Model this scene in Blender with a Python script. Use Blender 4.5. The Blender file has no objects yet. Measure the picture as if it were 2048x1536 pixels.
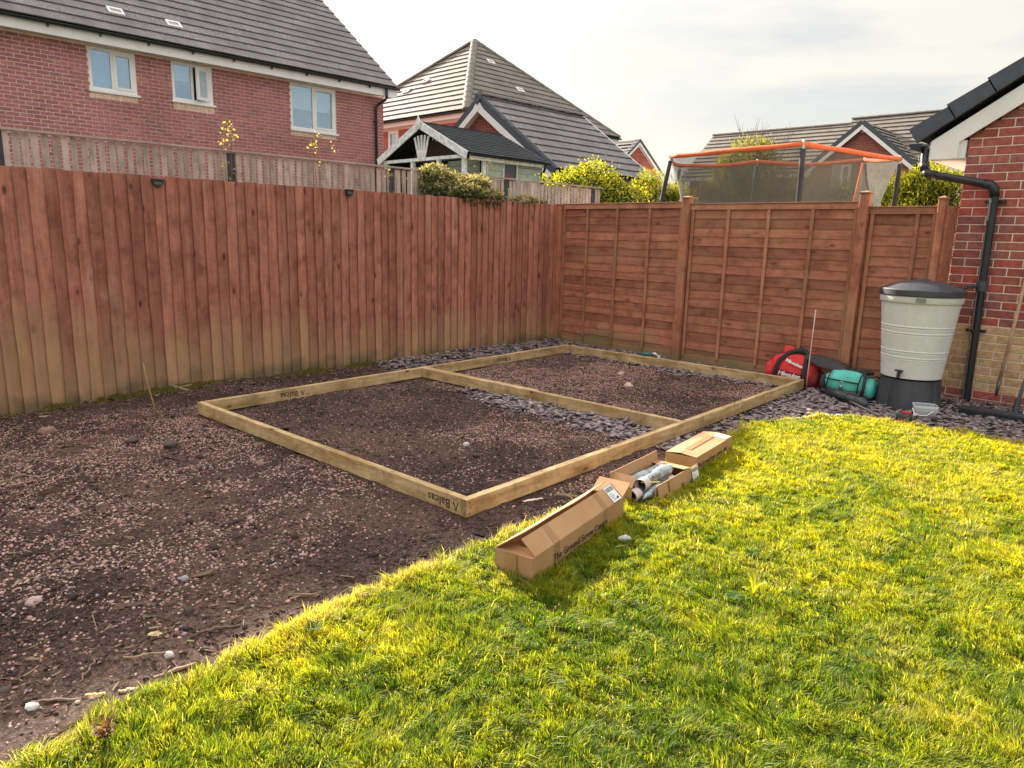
import bpy, bmesh, math, random
import numpy as np
from mathutils import Matrix, Vector
random.seed(7); rng = np.random.default_rng(11)
SC = bpy.context.scene
COL = SC.collection
R = math.radians

# ------------------------------------------------------------------ camera
F_PX, PITCH, ROLL, YAW = 1439.88, 0.204702, 0.0245734, 0.7732608
CAM = Vector((6.4339, -7.4011, 1.4142))
fw = Vector((-math.sin(YAW)*math.cos(PITCH), math.cos(YAW)*math.cos(PITCH), -math.sin(PITCH)))
r0 = Vector((math.cos(YAW), math.sin(YAW), 0)); u0 = r0.cross(fw)
cr = math.cos(ROLL)*r0 + math.sin(ROLL)*u0
cu = math.cos(ROLL)*u0 - math.sin(ROLL)*r0
cd = bpy.data.cameras.new('camera'); cam = bpy.data.objects.new('camera', cd); COL.objects.link(cam)
cam.matrix_world = Matrix(((cr.x, cu.x, -fw.x, CAM.x), (cr.y, cu.y, -fw.y, CAM.y), (cr.z, cu.z, -fw.z, CAM.z), (0, 0, 0, 1)))
cd.sensor_fit = 'HORIZONTAL'; cd.sensor_width = 36.0; cd.lens = F_PX/2048*36
cd.clip_start = 0.05; cd.clip_end = 2000
SC.camera = cam

# ------------------------------------------------------------------ sky, sun, exposure
SUN_AZ, SUN_EL = R(-72), R(24)       # azimuth from +Y, negative toward -X
SUND = Vector((math.sin(SUN_AZ)*math.cos(SUN_EL), math.cos(SUN_AZ)*math.cos(SUN_EL), math.sin(SUN_EL)))
SC.view_settings.view_transform = 'Standard'
SC.view_settings.look = 'None'
SC.view_settings.gamma = 1.0
SC.view_settings.use_curve_mapping = False
SC.view_settings.exposure = 1.82
wd = bpy.data.worlds.new('World'); SC.world = wd; wd.use_nodes = True
nt = wd.node_tree; nt.nodes.clear()
def N(t, kind, **kw):
    n = t.nodes.new(kind)
    for k, v in kw.items(): setattr(n, k, v)
    return n
out = N(nt, 'ShaderNodeOutputWorld'); bg = N(nt, 'ShaderNodeBackground'); bg.inputs[1].default_value = 0.1
sky = N(nt, 'ShaderNodeTexSky'); sky.sky_type = 'NISHITA'; sky.sun_disc = False
sky.sun_elevation = SUN_EL; sky.sun_rotation = SUN_AZ % (2*math.pi)
sky.air_density = 1.2; sky.dust_density = 2.0; sky.ozone_density = 1.0
tc = N(nt, 'ShaderNodeTexCoord')
mp = N(nt, 'ShaderNodeMapping'); mp.inputs['Scale'].default_value = (1.0, 1.6, 4.2); mp.inputs['Rotation'].default_value = (0.25, 0.1, 0.8)
nt.links.new(tc.outputs['Generated'], mp.inputs[0])
n1 = N(nt, 'ShaderNodeTexNoise'); n1.inputs['Scale'].default_value = 2.3; n1.inputs['Detail'].default_value = 7; n1.inputs['Roughness'].default_value = .56; n1.inputs['Distortion'].default_value = .5
nt.links.new(mp.outputs[0], n1.inputs['Vector'])
cr1 = N(nt, 'ShaderNodeValToRGB')
cr1.color_ramp.elements[0].position = .42; cr1.color_ramp.elements[0].color = (2.15/10, 2.08/10, 2.05/10, 1)
cr1.color_ramp.elements[1].position = .60; cr1.color_ramp.elements[1].color = (3.20/10, 3.04/10, 2.72/10, 1)
nt.links.new(n1.outputs[0], cr1.inputs[0])
sc1 = N(nt, 'ShaderNodeVectorMath', operation='SCALE'); sc1.inputs['Scale'].default_value = 8.4
nt.links.new(cr1.outputs[0], sc1.inputs[0])
mx = N(nt, 'ShaderNodeMix', data_type='RGBA')
mf = N(nt, 'ShaderNodeMapRange'); mf.inputs[1].default_value = .3; mf.inputs[2].default_value = .6; mf.inputs[3].default_value = .80; mf.inputs[4].default_value = .95
nt.links.new(n1.outputs[0], mf.inputs[0]); nt.links.new(mf.outputs[0], mx.inputs[0])
nt.links.new(sky.outputs[0], mx.inputs[6]); nt.links.new(sc1.outputs[0], mx.inputs[7])
# the veil of cloud glows round the hidden sun
dt = N(nt, 'ShaderNodeVectorMath', operation='DOT_PRODUCT'); dt.inputs[1].default_value = SUND
nt.links.new(tc.outputs['Generated'], dt.inputs[0])
cl = N(nt, 'ShaderNodeMath', operation='MAXIMUM'); cl.inputs[1].default_value = 0; nt.links.new(dt.outputs['Value'], cl.inputs[0])
pw = N(nt, 'ShaderNodeMath', operation='POWER'); pw.inputs[1].default_value = 9; nt.links.new(cl.outputs[0], pw.inputs[0])
gl = N(nt, 'ShaderNodeVectorMath', operation='SCALE'); gl.inputs[0].default_value = (1.3, 1.1, .6); nt.links.new(pw.outputs[0], gl.inputs['Scale'])
ad = N(nt, 'ShaderNodeVectorMath', operation='ADD'); nt.links.new(mx.outputs[2], ad.inputs[0]); nt.links.new(gl.outputs[0], ad.inputs[1])
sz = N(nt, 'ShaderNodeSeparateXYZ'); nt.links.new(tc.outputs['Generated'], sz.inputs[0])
ov = N(nt, 'ShaderNodeMapRange'); ov.inputs[1].default_value = .25; ov.inputs[2].default_value = 1; ov.inputs[3].default_value = 1.0; ov.inputs[4].default_value = 2.6   # overhead sky, out of view, brightened for fill light; veiled skies lean that way
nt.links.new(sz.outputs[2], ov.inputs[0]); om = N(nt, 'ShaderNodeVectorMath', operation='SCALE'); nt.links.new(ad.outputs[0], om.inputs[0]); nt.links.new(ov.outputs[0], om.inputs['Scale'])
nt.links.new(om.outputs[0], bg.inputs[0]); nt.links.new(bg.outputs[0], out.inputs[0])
sd = bpy.data.lights.new('sun', 'SUN'); sd.energy = 5.0; sd.angle = R(0.9); sd.color = (1.0, .93, .80)
so = bpy.data.objects.new('sun', sd); COL.objects.link(so)
so.rotation_euler = (-SUND).to_track_quat('-Z', 'Y').to_euler(); so.location = (-20, 20, 30)

# ------------------------------------------------------------------ helpers
G = -0.02
WM = {}            # world matrix of every object we parent to
def tag(o, label=None, cat=None, group=None, kind=None):
    if label: o['label'] = label
    if cat: o['category'] = cat
    if group: o['group'] = group
    if kind: o['kind'] = kind
    return o
def empty(name, loc, label, cat, group=None):
    o = bpy.data.objects.new(name, None); COL.objects.link(o); o.location = loc
    o.empty_display_size = .1; WM[o] = Matrix.Translation(loc)
    return tag(o, label, cat, group)
def link(name, me, parent=None, M=None):
    o = bpy.data.objects.new(name, me); COL.objects.link(o)
    M = M if M is not None else Matrix.Identity(4)
    if parent is not None:
        o.parent = parent; o.matrix_local = WM[parent].inverted() @ M
    else: o.matrix_world = M
    WM[o] = M
    return o
def vnoise(x, y, seed=0):
    x = np.asarray(x, float); y = np.asarray(y, float)
    xi = np.floor(x).astype(np.int64); yi = np.floor(y).astype(np.int64)
    xf = x-xi; yf = y-yi; xf = xf*xf*(3-2*xf); yf = yf*yf*(3-2*yf)
    def h(a, b):
        n = (a*374761393 + b*668265263 + seed*974711) & 0x7fffffff
        n = ((n ^ (n >> 13))*1274126177) & 0x7fffffff
        return ((n ^ (n >> 16)) & 0xffff)/65535.0
    return (h(xi, yi)*(1-xf)+h(xi+1, yi)*xf)*(1-yf) + (h(xi, yi+1)*(1-xf)+h(xi+1, yi+1)*xf)*yf
def fbm(x, y, seed=0, oct=4):
    s = 0; a = .5; t = 0
    for i in range(oct):
        s = s+a*vnoise(x*2**i+17.3*i, y*2**i+9.1*i, seed+i); t += a; a *= .5
    return s/t
def project(P):
    d = Vector(P)-CAM; z = d.dot(fw)
    if z < .05: return None
    return 1024+F_PX*d.dot(cr)/z, 768-F_PX*d.dot(cu)/z, z
def inview(P, m=60):
    q = project(P)
    return q is not None and -m < q[0] < 2048+m and -m < q[1] < 1536+m
def inview_np(P, m=0.0):
    d = P-np.array(CAM); z = d@np.array(fw); x = F_PX*(d@np.array(cr))/np.maximum(z, .05); y = -F_PX*(d@np.array(cu))/np.maximum(z, .05)
    return (z > .05) & (np.abs(x) < 1024+m) & (np.abs(y) < 768+m)

class MB:
    def __init__(s): s.v = []; s.f = []; s.m = []; s.mi = 0
    def add(s, vs, fs):
        b = len(s.v); s.v += [tuple(v) for v in vs]; s.f += [tuple(b+i for i in f) for f in fs]; s.m += [s.mi]*len(fs)
    def box(s, a, b):
        x0, y0, z0 = a; x1, y1, z1 = b
        s.add([(x0, y0, z0), (x1, y0, z0), (x1, y1, z0), (x0, y1, z0), (x0, y0, z1), (x1, y0, z1), (x1, y1, z1), (x0, y1, z1)],
              [(0, 3, 2, 1), (4, 5, 6, 7), (0, 1, 5, 4), (1, 2, 6, 5), (2, 3, 7, 6), (3, 0, 4, 7)])
    def obox(s, o, ax, ay, az):
        o = Vector(o); ax = Vector(ax); ay = Vector(ay); az = Vector(az)
        P = [o, o+ax, o+ax+ay, o+ay, o+az, o+ax+az, o+ax+ay+az, o+ay+az]
        fs = [(0, 3, 2, 1), (4, 5, 6, 7), (0, 1, 5, 4), (1, 2, 6, 5), (2, 3, 7, 6), (3, 0, 4, 7)]
        if ax.cross(ay).dot(az) < 0: fs = [f[::-1] for f in fs]
        s.add(P, fs)
    def prism(s, poly, d):
        d = Vector(d); P = [Vector(p) for p in poly]; n = len(P)
        nn = Vector((0, 0, 0))
        for i in range(n): nn += P[i].cross(P[(i+1) % n])
        fl = nn.dot(d) > 0
        fs = [tuple(range(n))[::-1], tuple(range(n, 2*n))]+[(i, (i+1) % n, n+(i+1) % n, n+i) for i in range(n)]
        if not fl: fs = [f[::-1] for f in fs]
        s.add(P+[p+d for p in P], fs)
    def tube(s, pts, rad, n=10, cap=True):
        pts = [Vector(p) for p in pts]; k = len(pts)
        rad = [rad]*k if not hasattr(rad, '__len__') else rad
        vs = []; prev = None
        for i, p in enumerate(pts):
            t = (pts[min(i+1, k-1)]-pts[max(i-1, 0)]).normalized()
            if prev is None:
                a = t.orthogonal().normalized()
            else:
                a = (prev-t*prev.dot(t)); a = a.normalized() if a.length > 1e-6 else t.orthogonal().normalized()
            prev = a; b = t.cross(a)
            vs += [p+(a*math.cos(2*math.pi*j/n)+b*math.sin(2*math.pi*j/n))*rad[i] for j in range(n)]
        fs = [(i*n+j, i*n+(j+1) % n, (i+1)*n+(j+1) % n, (i+1)*n+j) for i in range(k-1) for j in range(n)]
        if cap: fs += [tuple(range(n))[::-1], tuple(range((k-1)*n, k*n))]
        s.add(vs, fs)
    def lathe(s, prof, c, n=32, closed=False, fn=None):
        vs = []
        for (r, z) in prof:
            for j in range(n):
                a = 2*math.pi*j/n; rr = r*(fn(a, z) if fn else 1)
                vs.append((c[0]+rr*math.cos(a), c[1]+rr*math.sin(a), c[2]+z))
        k = len(prof)
        fs = [(i*n+j, i*n+(j+1) % n, (i+1)*n+(j+1) % n, (i+1)*n+j) for i in range(k-1) for j in range(n)]
        s.add(vs, fs)
    def build(s, name, mats, parent=None, smooth=False, M=None):
        me = bpy.data.meshes.new(name); me.from_pydata(s.v, [], s.f)
        for m in (mats if isinstance(mats, (list, tuple)) else [mats]): me.materials.append(m)
        if any(s.m): me.polygons.foreach_set('material_index', s.m)
        if smooth: me.polygons.foreach_set('use_smooth', [True]*len(s.f))
        if M is None and parent is not None:
            me.transform(WM[parent].inverted() if parent in WM else Matrix.Identity(4))
            o = bpy.data.objects.new(name, me); COL.objects.link(o); o.parent = parent; WM[o] = WM[parent].copy()
            return o
        return link(name, me, parent, M)
def smooth_by_angle(o, deg=35):
    bm = bmesh.new(); bm.from_mesh(o.data); c = math.radians(deg)
    for f in bm.faces: f.smooth = True
    for e in bm.edges:
        if len(e.link_faces) == 2 and e.calc_face_angle(0) > c: e.smooth = False
    bm.to_mesh(o.data); bm.free(); return o
def np_mesh(name, V, T, mat, cols=None, parent=None, smooth=False):
    me = bpy.data.meshes.new(name)
    V = np.asarray(V, np.float32).reshape(-1, 3); T = np.asarray(T, np.int32); k = T.shape[1]
    me.vertices.add(len(V)); me.vertices.foreach_set('co', V.ravel())
    me.loops.add(T.size); me.loops.foreach_set('vertex_index', T.ravel())
    me.polygons.add(len(T)); me.polygons.foreach_set('loop_start', np.arange(0, T.size, k, dtype=np.int32)); me.polygons.foreach_set('loop_total', np.full(len(T), k, np.int32))
    if smooth: me.polygons.foreach_set('use_smooth', np.ones(len(T), bool))
    me.update(calc_edges=True)
    if cols is not None:
        at = me.attributes.new('col', 'FLOAT_COLOR', 'POINT'); at.data.foreach_set('color', np.asarray(cols, np.float32).ravel())
    me.materials.append(mat)
    o = bpy.data.objects.new(name, me); COL.objects.link(o)
    if parent is not None:
        me.transform(WM[parent].inverted()); o.parent = parent; WM[o] = WM[parent].copy()
    else: WM[o] = Matrix.Identity(4)
    return o
def frame_m(o, x, y, z):
    return Matrix(((x[0], y[0], z[0], o[0]), (x[1], y[1], z[1], o[1]), (x[2], y[2], z[2], o[2]), (0, 0, 0, 1)))
def bar(name, p0, p1, w, t, up, mat, parent, ch=.002, ext=None):
    """timber from p0 to p1 (centre line), width w across 'up', thickness t, grain along local X, chamfered"""
    p0 = Vector(p0); p1 = Vector(p1); L = (p1-p0).length; x = (p1-p0)/L
    z = Vector(up); z = (z-x*z.dot(x)).normalized(); y = z.cross(x)
    a, b = t/2, w/2; c = min(ch, a*.5, b*.5)
    pr = [(-a, -b+c), (-a+c, -b), (a-c, -b), (a, -b+c), (a, b-c), (a-c, b), (-a+c, b), (-a, b-c)] if c > 0 else [(-a, -b), (a, -b), (a, b), (-a, b)]
    return pbar(name, pr, L, frame_m(p0, x, y, z), mat, parent)
def pbar(name, pr, L, M, mat, parent):
    m = MB(); m.prism([(0, a, b) for a, b in pr], (L, 0, 0))
    return m.build(name, mat, parent, M=M)

# ------------------------------------------------------------------ materials
def newmat(name):
    m = bpy.data.materials.new(name); m.use_nodes = True; t = m.node_tree; t.nodes.clear()
    o = N(t, 'ShaderNodeOutputMaterial'); p = N(t, 'ShaderNodeBsdfPrincipled'); t.links.new(p.outputs[0], o.inputs[0])
    return m, t, p, o
def simple(name, col, rough=.6, metal=0, spec=.5, noise=0.12, nscale=8, bump=0.0, bscale=40, bdist=.002):
    m, t, p, o = newmat(name); L = t.links.new
    p.inputs['Roughness'].default_value = rough; p.inputs['Metallic'].default_value = metal; p.inputs['Specular IOR Level'].default_value = spec
    tc = N(t, 'ShaderNodeTexCoord'); nz = N(t, 'ShaderNodeTexNoise'); nz.inputs['Scale'].default_value = nscale; nz.inputs['Detail'].default_value = 6
    L(tc.outputs['Object'], nz.inputs['Vector'])
    mr = N(t, 'ShaderNodeMapRange'); mr.inputs[1].default_value = .3; mr.inputs[2].default_value = .7; mr.inputs[3].default_value = 1-noise; mr.inputs[4].default_value = 1+noise; L(nz.outputs[0], mr.inputs[0])
    vm = N(t, 'ShaderNodeVectorMath', operation='SCALE'); vm.inputs[0].default_value = col[:3]; L(mr.outputs[0], vm.inputs['Scale']); L(vm.outputs[0], p.inputs['Base Color'])
    if bump:
        n2 = N(t, 'ShaderNodeTexNoise'); n2.inputs['Scale'].default_value = bscale; n2.inputs['Detail'].default_value = 5; L(tc.outputs['Object'], n2.inputs['Vector'])
        b = N(t, 'ShaderNodeBump'); b.inputs['Strength'].default_value = bump; b.inputs['Distance'].default_value = bdist; L(n2.outputs[0], b.inputs['Height']); L(b.outputs[0], p.inputs['Normal'])
    return m
def ramp(t, fac, stops):
    r = N(t, 'ShaderNodeValToRGB'); e = r.color_ramp.elements
    while len(e) < len(stops): e.new(.5)
    for i, (p, c) in enumerate(stops): e[i].position = p; e[i].color = (c[0], c[1], c[2], 1) if hasattr(c, '__len__') else (c, c, c, 1)
    t.links.new(fac, r.inputs[0]); return r.outputs[0]
def mixc(t, fac, a, b, blend='MIX'):
    m = N(t, 'ShaderNodeMix', data_type='RGBA', blend_type=blend)
    for s, i in ((fac, 0), (a, 6), (b, 7)):
        if isinstance(s, (int, float)): m.inputs[i].default_value = s if i == 0 else (s, s, s, 1)
        elif isinstance(s, tuple): m.inputs[i].default_value = (s[0], s[1], s[2], 1)
        else: t.links.new(s, m.inputs[i])
    return m.outputs[2]
def math_(t, op, a, b=0.0, c=None):
    m = N(t, 'ShaderNodeMath', operation=op)
    for i, s in enumerate((a, b, c)):
        if s is None: continue
        if isinstance(s, (int, float)): m.inputs[i].default_value = s
        else: t.links.new(s, m.inputs[i])
    return m.outputs[0]
def mrange(t, v, a, b, c=0.0, d=1.0):
    m = N(t, 'ShaderNodeMapRange'); t.links.new(v, m.inputs[0])
    for i, s in enumerate((a, b, c, d)): m.inputs[i+1].default_value = s
    return m.outputs[0]
def wood(name, cA, cB, cK, grain=14, knots=.045, kscale=3.2, rough=.75, bump=.5, rnd=.22, extra=None, knotamt=.8, grainamt=1.0):
    """timber with the grain along the object's local X, each board different"""
    m, t, p, o = newmat(name); L = t.links.new; p.inputs['Roughness'].default_value = rough; p.inputs['Specular IOR Level'].default_value = .25
    tc = N(t, 'ShaderNodeTexCoord'); oi = N(t, 'ShaderNodeObjectInfo')
    off = N(t, 'ShaderNodeVectorMath', operation='SCALE'); off.inputs[0].default_value = (37.1, 11.7, 23.9); L(oi.outputs['Random'], off.inputs['Scale'])
    ad = N(t, 'ShaderNodeVectorMath', operation='ADD'); L(tc.outputs['Object'], ad.inputs[0]); L(off.outputs[0], ad.inputs[1])
    mp = N(t, 'ShaderNodeMapping'); mp.inputs['Scale'].default_value = (1.1, grain, grain); L(ad.outputs[0], mp.inputs[0])
    nz = N(t, 'ShaderNodeTexNoise'); nz.inputs['Scale'].default_value = 1.6; nz.inputs['Detail'].default_value = 7; nz.inputs['Roughness'].default_value = .62; nz.inputs['Distortion'].default_value = .7; L(mp.outputs[0], nz.inputs['Vector'])
    fine = N(t, 'ShaderNodeTexNoise'); fine.inputs['Scale'].default_value = 9; fine.inputs['Detail'].default_value = 4
    mp2 = N(t, 'ShaderNodeMapping'); mp2.inputs['Scale'].default_value = (1.5, grain*2.2, grain*2.2); L(ad.outputs[0], mp2.inputs[0]); L(mp2.outputs[0], fine.inputs['Vector'])
    g = math_(t, 'ADD', math_(t, 'MULTIPLY', nz.outputs[0], .7), math_(t, 'MULTIPLY', fine.outputs[0], .3))
    c = ramp(t, g, [(.5-.16*grainamt, cB), (.5+.14*grainamt, cA)])
    mp3 = N(t, 'ShaderNodeMapping'); mp3.inputs['Scale'].default_value = (kscale, kscale*2.1, kscale*2.1); L(ad.outputs[0], mp3.inputs[0])
    vo = N(t, 'ShaderNodeTexVoronoi'); vo.inputs['Scale'].default_value = 1.0; vo.inputs['Randomness'].default_value = 1.0; L(mp3.outputs[0], vo.inputs['Vector'])
    kf = mrange(t, vo.outputs['Distance'], knots*.7, knots*1.35, knotamt, 0)
    halo = mrange(t, vo.outputs['Distance'], knots, knots*3.0, .5, 0); c = mixc(t, halo, c, cB)
    bl = N(t, 'ShaderNodeTexNoise'); bl.inputs['Scale'].default_value = 5.5; bl.inputs['Detail'].default_value = 7; bl.inputs['Roughness'].default_value = .68; L(ad.outputs[0], bl.inputs['Vector'])
    c = mixc(t, mrange(t, bl.outputs[0], .50, .68, 0, .7), c, tuple(q*.55 for q in cB)); c = mixc(t, mrange(t, bl.outputs[0], .46, .32, 0, .45), c, tuple(min(1, q*1.3) for q in cA))
    sw = N(t, 'ShaderNodeTexNoise'); sw.inputs['Scale'].default_value = 1; mp6 = N(t, 'ShaderNodeMapping'); mp6.inputs['Scale'].default_value = (170, 9, 9); L(ad.outputs[0], mp6.inputs[0]); L(mp6.outputs[0], sw.inputs['Vector'])
    c = mixc(t, mrange(t, sw.outputs[0], .45, .75, 0, .22), c, cB)
    mp7 = N(t, 'ShaderNodeMapping'); mp7.inputs['Scale'].default_value = (kscale*2.6, kscale*4.2, kscale*4.2); L(ad.outputs[0], mp7.inputs[0]); v2 = N(t, 'ShaderNodeTexVoronoi'); L(mp7.outputs[0], v2.inputs['Vector'])
    kf2 = mrange(t, v2.outputs['Distance'], knots*.9, knots*1.6, knotamt*.7, 0); kf = math_(t, 'MAXIMUM', kf, kf2)
    c = mixc(t, kf, c, cK)
    if extra: c = extra(t, c, ad.outputs[0])
    v = mrange(t, oi.outputs['Random'], 0, 1, 1-rnd, 1+rnd)
    vm = N(t, 'ShaderNodeVectorMath', operation='SCALE'); L(c, vm.inputs[0]); L(v, vm.inputs['Scale']); L(vm.outputs[0], p.inputs['Base Color'])
    b = N(t, 'ShaderNodeBump'); b.inputs['Strength'].default_value = bump; b.inputs['Distance'].default_value = .002; L(g, b.inputs['Height']); L(b.outputs[0], p.inputs['Normal'])
    return m
def rnd_value(t):
    oi = N(t, 'ShaderNodeObjectInfo'); ge = N(t, 'ShaderNodeNewGeometry')
    return math_(t, 'FRACT', math_(t, 'ADD', oi.outputs['Random'], ge.outputs['Random Per Island']))
def brickmat(name, stops, rough=.9, var=.25, sc=30):
    m, t, p, o = newmat(name); L = t.links.new; p.inputs['Roughness'].default_value = rough; p.inputs['Specular IOR Level'].default_value = .2
    r = rnd_value(t); c = ramp(t, r, stops)
    ge = N(t, 'ShaderNodeNewGeometry')
    nz = N(t, 'ShaderNodeTexNoise'); nz.inputs['Scale'].default_value = sc; nz.inputs['Detail'].default_value = 5; L(ge.outputs['Position'], nz.inputs['Vector'])
    n2 = N(t, 'ShaderNodeTexNoise'); n2.inputs['Scale'].default_value = 1.1; n2.inputs['Detail'].default_value = 3; L(ge.outputs['Position'], n2.inputs['Vector'])
    f = math_(t, 'MULTIPLY', mrange(t, nz.outputs[0], .3, .7, 1-var, 1+var), mrange(t, n2.outputs[0], .3, .7, .88, 1.1))
    vm = N(t, 'ShaderNodeVectorMath', operation='SCALE'); L(c, vm.inputs[0]); L(f, vm.inputs['Scale']); L(vm.outputs[0], p.inputs['Base Color'])
    b = N(t, 'ShaderNodeBump'); b.inputs['Strength'].default_value = .6; b.inputs['Distance'].default_value = .002; L(nz.outputs[0], b.inputs['Height']); L(b.outputs[0], p.inputs['Normal'])
    return m
def colattr(name, rough=.6, transl=0.0, spec=.3, scale=1.0, backcol=None):
    m, t, p, o = newmat(name); L = t.links.new; p.inputs['Roughness'].default_value = rough; p.inputs['Specular IOR Level'].default_value = spec
    a = N(t, 'ShaderNodeAttribute'); a.attribute_name = 'col'
    L(a.outputs['Color'], p.inputs['Base Color'])
    if transl:
        tr = N(t, 'ShaderNodeBsdfTranslucent'); mc = mixc(t, 1.0, a.outputs['Color'], backcol or (1.5, 1.35, .5), 'MULTIPLY'); L(mc, tr.inputs[0])
        ms = N(t, 'ShaderNodeMixShader'); ms.inputs[0].default_value = transl; L(p.outputs[0], ms.inputs[1]); L(tr.outputs[0], ms.inputs[2]); L(ms.outputs[0], o.inputs[0])
    return m

def red_fence_extra(t, c, vec):
    ge = N(t, 'ShaderNodeNewGeometry'); sx = N(t, 'ShaderNodeSeparateXYZ'); t.links.new(ge.outputs['Position'], sx.inputs[0])
    n = N(t, 'ShaderNodeTexNoise'); n.inputs['Scale'].default_value = 1.7; n.inputs['Detail'].default_value = 5; t.links.new(ge.outputs['Position'], n.inputs['Vector'])
    # the stain has washed off toward the ground, more at the near (-Y) end
    oi = N(t, 'ShaderNodeObjectInfo'); yy = math_(t, 'ADD', mrange(t, sx.outputs['Y'], -5.6, -2.6, .42, .12), math_(t, 'MULTIPLY', oi.outputs['Random'], .26))
    z = math_(t, 'SUBTRACT', math_(t, 'ADD', sx.outputs['Z'], math_(t, 'MULTIPLY', math_(t, 'SUBTRACT', n.outputs[0], .5), -.9)), yy)
    f = mrange(t, z, -.15, .26, .74, 0)
    c = mixc(t, f, c, (.41, .265, .135))
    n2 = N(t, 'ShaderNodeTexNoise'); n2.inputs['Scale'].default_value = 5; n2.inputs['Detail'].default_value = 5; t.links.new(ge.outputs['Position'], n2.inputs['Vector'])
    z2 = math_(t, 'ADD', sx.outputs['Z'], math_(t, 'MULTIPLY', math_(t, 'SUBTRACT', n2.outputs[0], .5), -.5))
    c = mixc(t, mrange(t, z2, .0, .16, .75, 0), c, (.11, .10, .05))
    # pale scuffs and watermarks where the stain is thin
    n3 = N(t, 'ShaderNodeTexNoise'); n3.inputs['Scale'].default_value = 1.15; n3.inputs['Detail'].default_value = 8; n3.inputs['Roughness'].default_value = .7; n3.inputs['Distortion'].default_value = .4; mp5 = N(t, 'ShaderNodeMapping'); mp5.inputs['Scale'].default_value = (.55, 2.6, 2.6); t.links.new(vec, mp5.inputs[0]); t.links.new(mp5.outputs[0], n3.inputs['Vector'])
    c = mixc(t, mrange(t, n3.outputs[0], .54, .70, 0, .45), c, (.66, .36, .27))
    c = mixc(t, mrange(t, n3.outputs[0], .44, .30, 0, .5), c, (.24, .085, .065))
    return c
def lap_extra(t, c, vec):
    ge = N(t, 'ShaderNodeNewGeometry'); sx = N(t, 'ShaderNodeSeparateXYZ'); t.links.new(ge.outputs['Position'], sx.inputs[0])
    n = N(t, 'ShaderNodeTexNoise'); n.inputs['Scale'].default_value = 2.2; n.inputs['Detail'].default_value = 6; t.links.new(ge.outputs['Position'], n.inputs['Vector'])
    c = mixc(t, mrange(t, n.outputs[0], .52, .74, 0, .6), c, (.42, .25, .13))
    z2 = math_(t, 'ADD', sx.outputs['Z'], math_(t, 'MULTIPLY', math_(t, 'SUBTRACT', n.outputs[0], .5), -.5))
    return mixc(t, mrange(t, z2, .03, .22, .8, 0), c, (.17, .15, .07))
M_ = {}
M_['fence'] = wood('stained_featheredge', (.52, .215, .150), (.29, .100, .070), (.085, .030, .022), grain=16, knots=.105, kscale=3.4, rnd=.18, knotamt=.85, bump=.8, extra=red_fence_extra)
M_['lap'] = wood('stained_lap_board', (.46, .185, .110), (.27, .098, .060), (.13, .045, .025), grain=16, knots=.10, kscale=3.8, rnd=.22, bump=.8, extra=lap_extra)
M_['batten'] = wood('stained_batten', (.48, .215, .125), (.31, .13, .078), (.10, .04, .02), grain=20, knots=.03, rnd=.18, extra=lap_extra)
M_['post'] = wood('stained_post', (.52, .215, .125), (.30, .10, .062), (.09, .03, .02), grain=12, knots=.05, rnd=.08, extra=lap_extra)
M_['pale'] = wood('weathered_pale', (.60, .49, .42), (.36, .27, .235), (.12, .08, .06), grain=22, knots=.03, rnd=.20)
M_['darkpost'] = simple('dark_post', (.055, .052, .055), .8, nscale=12, noise=.3)
M_['timber'] = wood('treated_softwood', (.66, .48, .26), (.33, .20, .08), (.10, .05, .02), grain=9, knots=.085, kscale=3.4, rnd=.07, rough=.6, bump=.35, grainamt=.8)
M_['timber_end'] = simple('timber_end_grain', (.27, .19, .09), .8, noise=.35, nscale=30)
M_['ink'] = simple('black_ink', (.035, .03, .025), .8, noise=.3, nscale=60)
M_['brick'] = brickmat('red_brick', [(0, (.33, .10, .080)), (.25, (.40, .11, .09)), (.5, (.27, .105, .095)), (.75, (.36, .14, .115)), (.93, (.46, .095, .08)), (1, (.23, .11, .105))])
M_['brick_l'] = brickmat('red_brick_house', [(0, (.40, .155, .145)), (.3, (.45, .18, .165)), (.6, (.35, .145, .14)), (.85, (.48, .20, .17)), (1, (.30, .15, .155))], sc=22)
M_['buff'] = brickmat('buff_brick', [(0, (.60, .40, .22)), (.4, (.66, .46, .26)), (.7, (.54, .35, .20)), (1, (.62, .40, .25))])
M_['buff_l'] = brickmat('pale_buff_brick', [(0, (.72, .50, .36)), (.5, (.80, .58, .43)), (1, (.66, .44, .31))])
M_['mortar'] = simple('mortar', (.84, .70, .60), .95, noise=.15, nscale=9, bump=.3)
M_['mortar_l'] = simple('mortar_house', (.86, .68, .64), .95, noise=.12, nscale=7)
M_['white'] = simple('white_upvc', (.86, .83, .82), .45, noise=.05, nscale=3)
M_['whitepaint'] = simple('weathered_white_paint', (.76, .77, .75), .7, noise=.28, nscale=14, bump=.3)
M_['blackpl'] = simple('black_plastic', (.018, .020, .026), .38, noise=.2, nscale=6)
M_['slateblue'] = simple('dark_verge_tile', (.066, .074, .094), .6, noise=.2, nscale=10)
M_['greyplastic'] = simple('dark_grey_plastic', (.046, .049, .058), .5, noise=.4, nscale=5, bump=.1)
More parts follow.
